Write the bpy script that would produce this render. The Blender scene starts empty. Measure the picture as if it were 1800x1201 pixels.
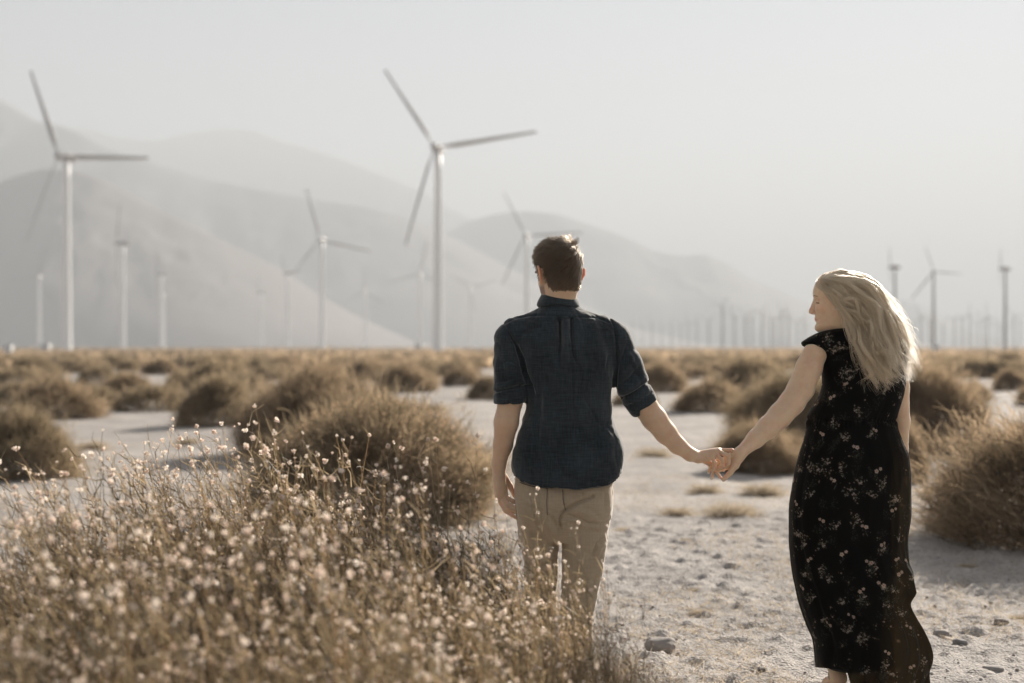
import bpy, math, random
import numpy as np
from mathutils import Vector, Matrix
R = math.radians
S = bpy.context.scene
COL = S.collection
F, CX, HY, CH = 2500.0, 900.0, 608.0, 1.39       # focal length in photo pixels, centre column, horizon row, eye height
# ------------------------------------------------------------------ camera
cd = bpy.data.cameras.new('camera')
cam = bpy.data.objects.new('camera', cd); COL.objects.link(cam)
cam.location = (0, 0, CH); cam.rotation_euler = (R(90), 0, 0)
cd.sensor_width = 36.0; cd.lens = 36.0 * F / 1800.0
cd.shift_y = (HY - 600.5) / 1800.0
cd.clip_start = 0.1; cd.clip_end = 60000
cd.dof.use_dof = True; cd.dof.focus_distance = 5.42; cd.dof.aperture_fstop = 1.8
S.camera = cam
# ------------------------------------------------------------------ sky, sun, exposure
SUN_EL, SUN_AZ = R(24), R(31)                     # azimuth to the right of the view direction
w = bpy.data.worlds.new('World'); S.world = w; w.use_nodes = True
nt = w.node_tree; nt.nodes.clear()
sky = nt.nodes.new('ShaderNodeTexSky'); sky.sky_type = 'NISHITA'; sky.sun_disc = False
sky.sun_elevation = SUN_EL; sky.sun_rotation = SUN_AZ
sky.air_density = 0.18; sky.dust_density = 0.05; sky.ozone_density = 1.0; sky.altitude = 200
hs = nt.nodes.new('ShaderNodeHueSaturation'); hs.inputs['Saturation'].default_value = 0.6
bg = nt.nodes.new('ShaderNodeBackground'); bg.inputs["Strength"].default_value = 0.05
wo = nt.nodes.new('ShaderNodeOutputWorld')
nt.links.new(sky.outputs[0], hs.inputs['Color']); nt.links.new(hs.outputs[0], bg.inputs['Color']); nt.links.new(bg.outputs[0], wo.inputs['Surface'])
sd = bpy.data.lights.new('sun', 'SUN'); sd.energy = 5.0; sd.angle = R(0.6); sd.color = (1.0, 0.91, 0.80)
sun = bpy.data.objects.new('sun', sd); COL.objects.link(sun)
SD = Vector((math.sin(SUN_AZ) * math.cos(SUN_EL), math.cos(SUN_AZ) * math.cos(SUN_EL), math.sin(SUN_EL)))
sun.rotation_euler = SD.to_track_quat('Z', 'Y').to_euler()
S.view_settings.view_transform = 'Standard'; S.view_settings.look = 'None'
S.view_settings.exposure = 2.03; S.view_settings.gamma = 1.0
S.render.engine = 'CYCLES'
S.cycles.use_denoising = True
S.cycles.max_bounces = 7; S.cycles.diffuse_bounces = 3; S.cycles.glossy_bounces = 2; S.cycles.transmission_bounces = 4
S.cycles.transparent_max_bounces = 12; S.cycles.volume_bounces = 1
S.cycles.caustics_reflective = False; S.cycles.caustics_refractive = False
# ------------------------------------------------------------------ helpers
def at(px, py, Y):
    return np.array([(px - CX) / F * Y, Y, CH + (HY - py) / F * Y])
def V(*a): return Vector(a)
def link(o, parent=None):
    COL.objects.link(o)
    if parent is not None: o.parent = parent
    return o
def tag(o, label=None, cat=None, group=None, kind=None):
    if label: o['label'] = label
    if cat: o['category'] = cat
    if group: o['group'] = group
    if kind: o['kind'] = kind
    return o
def empty(name, loc, rz=0.0):
    o = bpy.data.objects.new(name, None); COL.objects.link(o)
    o.location = loc; o.rotation_euler = (0, 0, rz); o.empty_display_size = 0.2
    return o
def np_mesh(name, v, quads=None, tris=None, smooth=True):
    v = np.asarray(v, dtype=np.float32)
    me = bpy.data.meshes.new(name)
    idx = []; cnt = []
    if quads is not None and len(quads): idx.append(np.asarray(quads, np.int32).ravel()); cnt.append(np.full(len(quads), 4, np.int32))
    if tris is not None and len(tris): idx.append(np.asarray(tris, np.int32).ravel()); cnt.append(np.full(len(tris), 3, np.int32))
    idx = np.concatenate(idx); cnt = np.concatenate(cnt)
    me.vertices.add(len(v)); me.vertices.foreach_set('co', v.ravel())
    me.loops.add(len(idx)); me.loops.foreach_set('vertex_index', idx)
    me.polygons.add(len(cnt))
    st = np.concatenate([[0], np.cumsum(cnt)[:-1]]).astype(np.int32)
    me.polygons.foreach_set('loop_start', st)
    if smooth: me.polygons.foreach_set('use_smooth', np.ones(len(cnt), bool))
    me.update(); me.validate(clean_customdata=False)
    return me
def mobj(name, me, mat=None, parent=None, origin=None):
    o = bpy.data.objects.new(name, me)
    if mat is not None: me.materials.append(mat)
    link(o, parent)
    return o
def shifted(v, loc):                                # vertices given in world space, wanted relative to a thing's base
    return np.asarray(v) - np.asarray(loc)[None, :]
def set_color(me, rgb, name='col'):
    a = me.color_attributes.new(name, 'FLOAT_COLOR', 'POINT')
    c = np.ones((len(me.vertices), 4), np.float32); c[:, :3] = rgb
    a.data.foreach_set('color', c.ravel())
def hash01(ix, iy, iz=0, s=0):
    h = (np.asarray(ix).astype(np.int64) * 374761393 + np.asarray(iy).astype(np.int64) * 668265263 + np.asarray(iz).astype(np.int64) * 2147483647 + s * 974634777) & 0xffffffff
    h = ((h ^ (h >> 13)) * 1274126177) & 0xffffffff
    h = (h ^ (h >> 16)) & 0xffffffff
    return h / 4294967295.0
def vnoise(x, y, z=None, s=0):                      # value noise in 0..1
    x = np.asarray(x, float); y = np.asarray(y, float)
    z = np.zeros_like(x) if z is None else np.asarray(z, float)
    i, j, k = np.floor(x), np.floor(y), np.floor(z)
    f, g, h = x - i, y - j, z - k
    f = f * f * (3 - 2 * f); g = g * g * (3 - 2 * g); h = h * h * (3 - 2 * h)
    o = 0
    for a in (0, 1):
        for b in (0, 1):
            for c in (0, 1):
                o = o + hash01(i + a, j + b, k + c, s) * (f if a else 1 - f) * (g if b else 1 - g) * (h if c else 1 - h)
    return o
def fbm(x, y, z=None, oct=4, s=0, gain=0.5):
    t = 0; a = 1; n = 0
    for i in range(oct):
        q = 2.0 ** i
        t = t + a * (vnoise(x * q, y * q, None if z is None else z * q, s + i) - 0.5); n += a; a *= gain
    return t / n * 2
class N:                                            # tiny node helper
    def __init__(self, name):
        self.m = bpy.data.materials.new(name); self.m.use_nodes = True
        self.t = self.m.node_tree; self.t.nodes.clear()
        self.out = self.t.nodes.new('ShaderNodeOutputMaterial')
    def n(self, typ, ins=None, **kw):
        x = self.t.nodes.new(typ)
        for k, v in kw.items(): setattr(x, k, v)
        for k, v in (ins or {}).items():
            if isinstance(v, bpy.types.NodeSocket): self.t.links.new(v, x.inputs[k])
            else:
                if isinstance(v, tuple) and len(v) == 3: v = (*v, 1.0) if x.inputs[k].type == 'RGBA' else v
                x.inputs[k].default_value = v
        return x
    def surf(self, sock): self.t.links.new(sock, self.out.inputs['Surface']); return self.m
    def ramp(self, fac, stops):
        r = self.n('ShaderNodeValToRGB', {'Fac': fac}); e = r.color_ramp.elements
        while len(e) > 1: e.remove(e[-1])
        e[0].position = stops[0][0]; e[0].color = (*stops[0][1], 1)
        for p, c in stops[1:]:
            q = e.new(p); q.color = (*c, 1)
        return r.outputs['Color']
def plain(name, rgb, rough=0.6, metal=0.0, spec=0.5):
    m = N(name); p = m.n('ShaderNodeBsdfPrincipled', {'Base Color': rgb, 'Roughness': rough, 'Metallic': metal, 'Specular IOR Level': spec})
    return m.surf(p.outputs[0])
def foliage(name, c0, c1, trans=0.45, rough=0.7, seed_attr=True, tt=1.3, warm=.66):
    m = N(name)
    a = m.n('ShaderNodeAttribute', attribute_name='rnd')
    col = m.ramp(a.outputs['Fac'], [(0.0, c0), (1.0, c1)])
    d = m.n('ShaderNodeBsdfPrincipled', {'Base Color': col, 'Roughness': rough, 'Specular IOR Level': 0.3})
    mu = m.n('ShaderNodeMixRGB', {'Fac': 1.0, 'Color1': col, 'Color2': (tt, tt * (warm * .6 + .44), tt * warm)}, blend_type='MULTIPLY')
    t = m.n('ShaderNodeBsdfTranslucent', {'Color': mu.outputs[0]})
    x = m.n('ShaderNodeMixShader', {0: trans, 1: d.outputs[0], 2: t.outputs[0]})
    return m.surf(x.outputs[0])
def rnd_attr(me, vals):
    a = me.attributes.new('rnd', 'FLOAT', 'POINT'); a.data.foreach_set('value', np.asarray(vals, np.float32))
# ------------------------------------------------------------------ ground
def ground_h(x, y):
    x = np.asarray(x, float); y = np.asarray(y, float)
    near = np.exp(-((x - 0.4) ** 2 / 9 + (y - 5.4) ** 2 / 9))
    h = 0.10 * fbm(x * 0.16 + 3, y * 0.16, oct=3, s=2) * (1 - near)
    h = h + 0.05 * fbm(x * 0.8, y * 0.8 + 9, oct=3, s=5) * (1 - 0.8 * near)
    h = h + 0.022 * fbm(x * 3.7, y * 3.7 + 9, oct=3, s=25) * (1 - 0.5 * near)
    return h - 0.01
def gaxis(lo, hi, a, b, step, far, n):
    mid = np.arange(a, b + step / 2, step)
    up = b + (np.geomspace(step, far - b, n))
    dn = a - (np.geomspace(step, far + a, n))[::-1]
    return np.concatenate([dn, mid, up])
gx = gaxis(0, 0, -2.2, 3.2, 0.022, 14000, 90)
gy = np.concatenate([-14000 * np.geomspace(1, 1e-3, 12), np.arange(-10, 5, 0.5), np.arange(5.0, 12.0, 0.022), np.geomspace(12.03, 14000, 260)])
GX, GY = np.meshgrid(gx, gy)
h = ground_h(GX, GY)
dist = np.hypot(GX, GY)
fine = (fbm(GX * 22, GY * 22, oct=3, s=40) * 0.011 + np.maximum(0, vnoise(GX * 15, GY * 15, s=61) - 0.66) * 0.075 + np.maximum(0, fbm(GX * 4.5, GY * 5.5, oct=3, s=77) - .1) * .03) * np.clip((16 - dist) / 6, 0, 1)
h = (h + fine) * np.clip(1.3 - dist / 900, 0.0, 1)
h = h + np.clip((dist - 900) / 1500, 0, 1) * -0.6
nyy, nxx = GX.shape
idx = np.arange(nyy * nxx).reshape(nyy, nxx)
q = np.stack([idx[:-1, :-1], idx[:-1, 1:], idx[1:, 1:], idx[1:, :-1]], -1).reshape(-1, 4)
g = N('desert_sand')
tc = g.n('ShaderNodeNewGeometry')
n1 = g.n('ShaderNodeTexNoise', {'Vector': tc.outputs['Position'], 'Scale': 0.9, 'Detail': 6.0, 'Roughness': 0.6})
n2 = g.n('ShaderNodeTexNoise', {'Vector': tc.outputs['Position'], 'Scale': 38.0, 'Detail': 5.0, 'Roughness': 0.75})
v1 = g.n('ShaderNodeTexVoronoi', {'Vector': tc.outputs['Position'], 'Scale': 70.0, 'Randomness': 1.0})
c1 = g.ramp(n1.outputs[0], [(0.36, (0.355, 0.33, 0.31)), (0.5, (0.435, 0.405, 0.38)), (0.64, (0.52, 0.485, 0.455))])
c2 = g.ramp(n2.outputs[0], [(0.25, (0.45, 0.43, 0.40)), (0.5, (0.95, 0.95, 0.95)), (0.75, (1.3, 1.28, 1.25))])
mm = g.n('ShaderNodeMixRGB', {'Fac': 0.8, 'Color1': c1, 'Color2': c2}, blend_type='MULTIPLY')
vs = g.ramp(v1.outputs['Color'], [(0.0, (0.6, 0.58, 0.56)), (0.5, (1, 1, 1)), (1.0, (1.25, 1.2, 1.15))])
m3 = g.n('ShaderNodeMixRGB', {'Fac': 0.55, 'Color1': mm.outputs[0], 'Color2': vs}, blend_type='MULTIPLY')
ad = g.n('ShaderNodeMath', {0: n2.outputs[0], 1: v1.outputs['Distance']}, operation='SUBTRACT')
bp = g.n('ShaderNodeBump', {'Height': ad.outputs[0], 'Strength': 0.7, 'Distance': 0.012})
pb = g.n('ShaderNodeBsdfPrincipled', {'Base Color': m3.outputs[0], 'Roughness': 0.9, 'Specular IOR Level': 0.25, 'Normal': bp.outputs[0]})
M_ground = g.surf(pb.outputs[0])
gr = mobj('ground', np_mesh('ground', np.stack([GX, GY, h], -1).reshape(-1, 3), q), M_ground)
tag(gr, 'pale gravelly desert sand', kind='structure')
# ------------------------------------------------------------------ mountains
mt = N('mountain_rock')
tg = mt.n('ShaderNodeNewGeometry')
a1 = mt.n('ShaderNodeTexNoise', {'Vector': tg.outputs['Position'], 'Scale': 0.006, 'Detail': 8.0, 'Roughness': 0.65})
mc = mt.ramp(a1.outputs[0], [(0.35, (0.31,0.285,0.275)), (0.65, (0.325,0.30,0.29))])
M_rock = mt.surf(mt.n('ShaderNodeBsdfPrincipled', {'Base Color': mc, 'Roughness': 0.95, 'Specular IOR Level': 0.1}).outputs[0])
def mountain(pts, Y, depth, label, seed, rough=0.05):
    pts = np.array(pts, float)
    xs = (pts[:, 0] - CX) / F * Y; zs = (HY - pts[:, 1]) / F * Y
    nx = 420; ny = 90
    X = np.linspace(xs[0], xs[-1], nx); D = np.linspace(-1, 1, ny)
    prof = np.interp(X, xs, zs)
    k = np.ones(5) / 5; prof = np.convolve(np.pad(prof, 2, 'edge'), k, 'valid')
    XX, DD = np.meshgrid(X, D)
    PP = np.tile(prof, (ny, 1))
    YY = Y + DD * depth + 0.05 * depth * fbm(XX / depth * 2.5, DD * 1.5, oct=3, s=seed)
    fall = np.clip(1 - np.abs(DD), 0, 1) ** 0.9
    er = np.abs(fbm(XX / depth * 5, DD * 3.2, oct=5, s=seed + 7, gain=0.55))
    ZZ = PP * fall * (1 - 0.10 * er * np.clip(np.abs(DD) * 3.0, 0, 1)) + PP.max() * rough * 0.05 * fbm(XX / depth * 11, DD * 6, oct=3, s=seed + 3) * fall
    ZZ = ZZ - 3
    sc = YY * 0 + 1
    i = np.arange(ny * nx).reshape(ny, nx)
    q = np.stack([i[:-1, :-1], i[:-1, 1:], i[1:, 1:], i[1:, :-1]], -1).reshape(-1, 4)
    o = mobj('mountain', np_mesh('mountain', np.stack([XX, YY, ZZ], -1).reshape(-1, 3), q), M_rock)
    return tag(o, label, kind='structure')
mountain([(-900, 608), (-500, 560), (-300, 480), (-120, 370), (0, 315), (40, 298), (80, 288), (130, 290), (180, 305), (250, 345), (330, 385), (400, 420), (480, 460), (560, 512), (640, 556), (720, 592), (780, 606), (900, 609)], 1900, 380, 'dark nearest mountain at the left', 1)
mountain([(-1200, 560), (-700, 330), (-300, 110), (-120, 100), (0, 165), (60, 203), (110, 213), (150, 230), (190, 256), (240, 273), (300, 290), (370, 310), (450, 325), (560, 345), (650, 360), (720, 380), (770, 398), (820, 425), (900, 470), (1000, 520), (1100, 570), (1250, 608)], 3250, 700, 'long pale mountain ridge behind the nearest one', 2)
mountain([(-500, 420), (-100, 270), (60, 222), (150, 218), (200, 235), (280, 246), (340, 228), (400, 222), (450, 225), (500, 245), (560, 262), (620, 285), (690, 310), (740, 330), (790, 362), (830, 382), (900, 425), (1000, 500), (1100, 590), (1200, 608)], 5300, 800, 'faintest farthest mountain ridge', 3)
mountain([(600, 608), (700, 500), (740, 445), (780, 410), (820, 386), (870, 372), (930, 366), (980, 372), (1020, 385), (1070, 402), (1110, 418), (1150, 439), (1200, 446), (1240, 443), (1280, 462), (1320, 488), (1380, 512), (1440, 540), (1510, 572), (1580, 608)], 3900, 650, 'pale rounded mountain behind the man', 4)
mountain([(1400, 608), (1470, 570), (1540, 537), (1590, 524), (1612, 529), (1650, 550), (1690, 570), (1740, 592), (1800, 602), (1900, 608)], 4300, 400, 'low pale hill behind the woman', 5)
# ------------------------------------------------------------------ haze
def haze_box(z1=850, dens=4.9e-4):
    x0, x1, y0, y1, z0 = -9000, 9000, -3000, 10500, -3.5
    v = [(x, y, z) for z in (z0, z1) for y in (y0, y1) for x in (x0, x1)]
    f = [(0, 2, 3, 1), (4, 5, 7, 6), (0, 1, 5, 4), (2, 6, 7, 3), (0, 4, 6, 2), (1, 3, 7, 5)]
    m = N('haze_air')
    p = m.n('ShaderNodeVolumePrincipled', {'Color': (0.48, 0.515, 0.548), 'Density': dens, 'Anisotropy': 0.16})
    m.t.links.new(p.outputs[0], m.out.inputs['Volume'])
    o = mobj('haze', np_mesh('haze', v, f, smooth=False), m.m)
    tag(o, 'pale dusty air', kind='stuff')
haze_box()
# ------------------------------------------------------------------ wind turbines
M_tower = plain('turbine_white_paint', (0.84, 0.84, 0.83), 0.45)
M_blade = plain('turbine_blade_paint', (0.36, 0.345, 0.335), 0.5)
M_nac = plain('nacelle_paint', (0.42, 0.41, 0.405), 0.5)
M_old = plain('weathered_tower_steel', (0.23, 0.21, 0.20), 0.6, 0.2)
def ring_loft(rings, cap=True, closed=True):
    """rings: list of (n,3) arrays -> verts, quads, tris"""
    n = len(rings[0]); v = np.concatenate(rings); q = []; t = []
    m = n if closed else n - 1
    for k in range(len(rings) - 1):
        a = np.arange(m); b = (a + 1) % n
        q.append(np.stack([a + k * n, b + k * n, b + (k + 1) * n, a + (k + 1) * n], -1))
    q = np.concatenate(q)
    if cap:
        c0, c1 = len(v), len(v) + 1
        v = np.concatenate([v, rings[0].mean(0)[None], rings[-1].mean(0)[None]])
        a = np.arange(n); b = (a + 1) % n
        t = np.concatenate([np.stack([b, a, np.full(n, c0)], -1), np.stack([a, b, np.full(n, c1)], -1) + np.array([(len(rings) - 1) * n, (len(rings) - 1) * n, 0])])
    return v, q, t
def circ(c, ux, uy, rx, ry, n=20):
    th = np.linspace(0, 2 * np.pi, n, endpoint=False)[:, None]
    return np.array(c) + np.cos(th) * rx * np.array(ux) + np.sin(th) * ry * np.array(uy)
def part_loft(name, rings, mat, parent, **kw):
    v, q, t = ring_loft(rings, **kw)
    return mobj(name, np_mesh(name, v, q, t), mat, parent)
X3, Y3, Z3 = np.eye(3)
def blade_mesh(L, ang, c, pitch):
    """blade in the rotor plane (x,z), angle measured from +x towards +z; rotor axis is -y"""
    d = np.array([math.cos(ang), 0, math.sin(ang)]); p = np.array([-math.sin(ang), 0, math.cos(ang)])
    rings = []
    for s in np.linspace(0, 1, 14):
        if s < .06: ch, th = .022, .020
        else:
            u = (s - .06) / .94
            ch = .062 * min(1, .35 + u * 5) * (1 - .60 * u); th = ch * .17 + .006 * (1 - u)
        tw = pitch + .35 * (1 - s) ** 2
        cx = p * math.cos(tw) + np.array([0, -1, 0]) * math.sin(tw)
        cy = np.cross(d, cx)
        off = -cx * (ch * .22 * L if s > .06 else 0) + np.array([0, -1, 0]) * (-0.02 * L * s * s)
        rings.append(circ(c + d * (s * L + 0.4) + off, cx, cy, ch * L * .5, th * L * .5, 12))
    return rings
def turbine(hubpx, hubpy, towpx, H, tips, label, group, yaw=25, old=False, Lpx=None):
    Y = (H - CH) * F / (HY - hubpy)
    tx = (towpx - CX) / F * Y
    base = float(ground_h(tx, Y)) * max(0.0, min(1.0, 1.3 - Y / 900)) - 0.25 if Y < 900 else -0.7
    t = empty('wind_turbine', (tx, Y, base)); tag(t, label, 'wind turbine', group)
    k = H / 50.0; Hh = H - base
    r0, r1 = (1.30 * k, .80 * k) if not old else ((1.1 * k, .62 * k) if Lpx is None else (1.3 * k, .8 * k))
    mt_ = M_old if old else M_tower
    hs_ = [0, .02, .3, .6, .9, 1.0]
    part_loft('tower', [circ((0, 0, Hh * s * .985), X3, Y3, r0 + (r1 - r0) * s + (0.25 * k if s == 0 else 0), r0 + (r1 - r0) * s + (0.25 * k if s == 0 else 0), 24) for s in hs_], mt_, t)
    part_loft('base_flange', [circ((0, 0, z), X3, Y3, r, r, 24) for z, r in ((0, r0 * 1.5), (.5 * k, r0 * 1.5), (.56 * k, r0 * 1.3))], mt_, t)
    ya = R(yaw)
    fw = np.array([-math.sin(ya), -math.cos(ya), 0]); sdv = np.array([math.cos(ya), -math.sin(ya), 0])
    hc = np.array([0, 0, Hh])
    sec = [(-3.4, .35), (-3.2, .95), (-1.5, 1.25), (.6, 1.3), (1.9, 1.05), (2.3, .8)]
    part_loft('nacelle', [circ(hc + fw * s * k, sdv, Z3, w_ * k * .85, w_ * k, 14) for s, w_ in sec], M_old if old else M_nac, t)
    rot = empty('rotor', (0, 0, 0)); rot.parent = t
    part_loft('hub', [circ(hc + fw * s * k, sdv, Z3, w_ * k, w_ * k, 14) for s, w_ in ((2.3, .8), (2.6, 1.0), (3.3, .95), (3.9, .6), (4.15, .2))], M_old if old else M_nac, rot)
    # rotor built facing -y, then yawed about the tower axis
    Rz = np.array([[math.cos(ya), math.sin(ya), 0], [-math.sin(ya), math.cos(ya), 0], [0, 0, 1]])
    for tip in tips:
        if len(tip) == 2:
            dx, dz = tip[0] - hubpx, hubpy - tip[1]; dx *= 1.02; dz *= 1.02
            ang = math.atan2(dz, dx / max(.25, math.cos(ya))); L = math.hypot(dx / max(.25, math.cos(ya)), dz) / F * Y
        else: ang = R(tip[0]); L = Lpx / F * Y
        rg = blade_mesh(L, ang, np.array([0, -3.0 * k, 0]), .55)
        rg = [r @ Rz.T + np.array([0, 0, Hh]) for r in rg]
        part_loft('blade', rg, M_old if old else M_blade, rot)
    return t
G1 = 'large white wind turbines in front of the mountains'
turbine(107, 277, 117, 50, [(48, 128), (278, 290), (42, 415)], 'largest wind turbine at the left, white tower before the dark mountain', G1, 26)
turbine(765, 262, 770, 50, [(678, 128), (935, 241), (715, 425)], 'tallest grey-white wind turbine standing just left of the man', G1, 14)
turbine(562, 422, 566, 50, [(537, 335), (650, 443), (515, 480)], 'mid-distance wind turbine with three clear blades between the two largest turbines', G1, 12)
turbine(923, 415, 926, 50, [(886, 342), (1018, 411), (884, 497)], 'wind turbine whose rotor shows just left of the man\'s head', G1, 12)
turbine(737, 482, 739, 50, [(750, 425), (685, 496), (778, 500)], 'faint wind turbine close to the left of the tallest tower', G1, 10)
turbine(213, 428, 216, 50, [(203, 352), (216, 500), (209, 470)], 'pale wind turbine seen edge-on, next to the right of the largest one', G1, 82)
turbine(69, 487, 69, 50, [(86, 435), (12, 495), (98, 532)], 'pale turbine low in front of the dark mountain, leftmost of all', G1, 8)
turbine(283, 482, 284, 50, [(281, 440), (287, 530), (280, 500)], 'thin pale turbine with its rotor edge-on, in a close pair', G1, 80)
turbine(287, 519, 288, 44, [(258, 521), (301, 492), (304, 548)], 'smaller turbine in front of the thin pale one, in a close pair', G1, 8)
turbine(459, 515, 459, 50, [(459, 478), (457, 545), (461, 530)], 'small pale turbine with its blades edge-on before the mountain foot', G1, 80)
turbine(504, 480, 506, 50, [(497, 447), (540, 478), (495, 512)], 'pale turbine just left of the mid-distance one', G1, 40)
turbine(642, 512, 642, 50, [(641, 470), (606, 532), (677, 534)], 'small faint turbine with one blade straight up', G1, 10)
turbine(827, 506, 827, 50, [(790, 482), (870, 494), (835, 548)], 'very faint turbine between the tallest one and the man', G1, 10)
turbine(1641, 478, 1641, 26, [(1627, 438), (1684, 482), (1605, 524)], 'dark turbine with thin blades to the right of the woman\'s hair', 'old dark wind turbines on the right', 10, True)
turbine(1572, 470, 1573, 26, [(1571, 436), (1573.5, 500), (1572.5, 498)], 'dark turbine rising behind the woman\'s hair', 'old dark wind turbines on the right', 86, True)
turbine(1767, 473, 1767, 26, [(1766.5, 440), (1767.5, 503), (1767, 500)], 'dark turbine seen edge-on close to the right picture edge', 'old dark wind turbines on the right', 87, True)
rr = random.Random(5)
G2 = 'far row of small old wind turbines along the horizon'
far_row = [(1112, 572), (1129, 574), (1146, 570), (1163, 575), (1180, 570), (1197, 573), (1210, 568), (1225, 568), (1246, 564), (1270, 538), (1291, 557), (1311, 554), (1322, 562), (1340, 548), (1355, 560), (1363, 562), (1374, 545), (1386, 555), (1402, 568), (1414, 563),
           (1606, 566), (1619, 556), (1634, 566), (1658, 570), (1678, 563), (1692, 562), (1705, 556), (1718, 566), (1729, 562), (1737, 556), (1749, 570), (1758, 568), (1782, 556), (1793, 566)]
for i, (x, y) in enumerate(far_row):
    a = rr.uniform(0, 120)
    ords = ['first', 'second', 'third', 'fourth', 'fifth', 'sixth', 'seventh', 'eighth', 'ninth', 'tenth', 'eleventh', 'twelfth', 'thirteenth', 'fourteenth', 'fifteenth', 'sixteenth', 'seventeenth', 'eighteenth', 'nineteenth', 'twentieth']
    lab = ords[i] + ' small horizon turbine counted rightwards from the man\'s elbow' if x < 1450 else ords[i - 20] + ' small horizon turbine counted rightwards from the woman\'s hair'
    H = 15 if y > 550 else 21
    turbine(x, y, x, H, [(a,), (a + 120,), (a + 240,)], lab, G2 + (', left part' if x < 1450 else ', right part'), rr.choice([10, 35, 75, 60, 80]), True, Lpx=22 * (608 - y) / 50 * (15 / H))
# ------------------------------------------------------------------ transformer cabinets at the tower feet
M_cab = plain('cabinet_white_paint', (0.75, 0.75, 0.74), 0.4); M_cabd = plain('cabinet_vent_grey', (0.3, 0.3, 0.3), 0.5)
def rbox(x0, x1, y0, y1, z0, z1):
    v = [(x, y, z) for z in (z0, z1) for y in (y0, y1) for x in (x0, x1)]
    return v, [(0, 2, 3, 1), (4, 5, 7, 6), (0, 1, 5, 4), (2, 6, 7, 3), (0, 4, 6, 2), (1, 3, 7, 5)]
def cabinet(px, Y, wd, hh, label):
    x = (px - CX) / F * Y
    t = empty('transformer_cabinet', (x, Y, -0.1)); tag(t, label, 'cabinet', 'white cabinets among the turbines')
    v, f = rbox(-wd / 2, wd / 2, -wd * .35, wd * .35, 0, hh); mobj('housing', np_mesh('housing', v, f, smooth=False), M_cab, t)
    v, f = rbox(-wd / 2 - .06, wd / 2 + .06, -wd * .35 - .06, wd * .35 + .06, hh, hh + .12); mobj('lid', np_mesh('lid', v, f, smooth=False), M_cab, t)
    v, f = rbox(-wd * .3, wd * .1, -wd * .35 - .03, -wd * .35, hh * .2, hh * .85); mobj('door', np_mesh('door', v, f, smooth=False), M_cab, t)
    v, f = rbox(wd * .18, wd * .4, -wd * .35 - .03, -wd * .35, hh * .5, hh * .8); mobj('vent', np_mesh('vent', v, f, smooth=False), M_cabd, t)
cabinet(80, 330, 2.0, 1.9, 'white cabinet just left of the largest turbine tower')
cabinet(14, 210, 1.2, 1.5, 'white cabinet low among the bushes at the left picture edge')
cabinet(1645, 300, 1.4, 1.6, 'white cabinet at the foot of the dark turbine right of the woman')
cabinet(735, 600, 3.0, 2.6, 'cabinet at the foot of the faint turbine left of the tallest tower')
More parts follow.
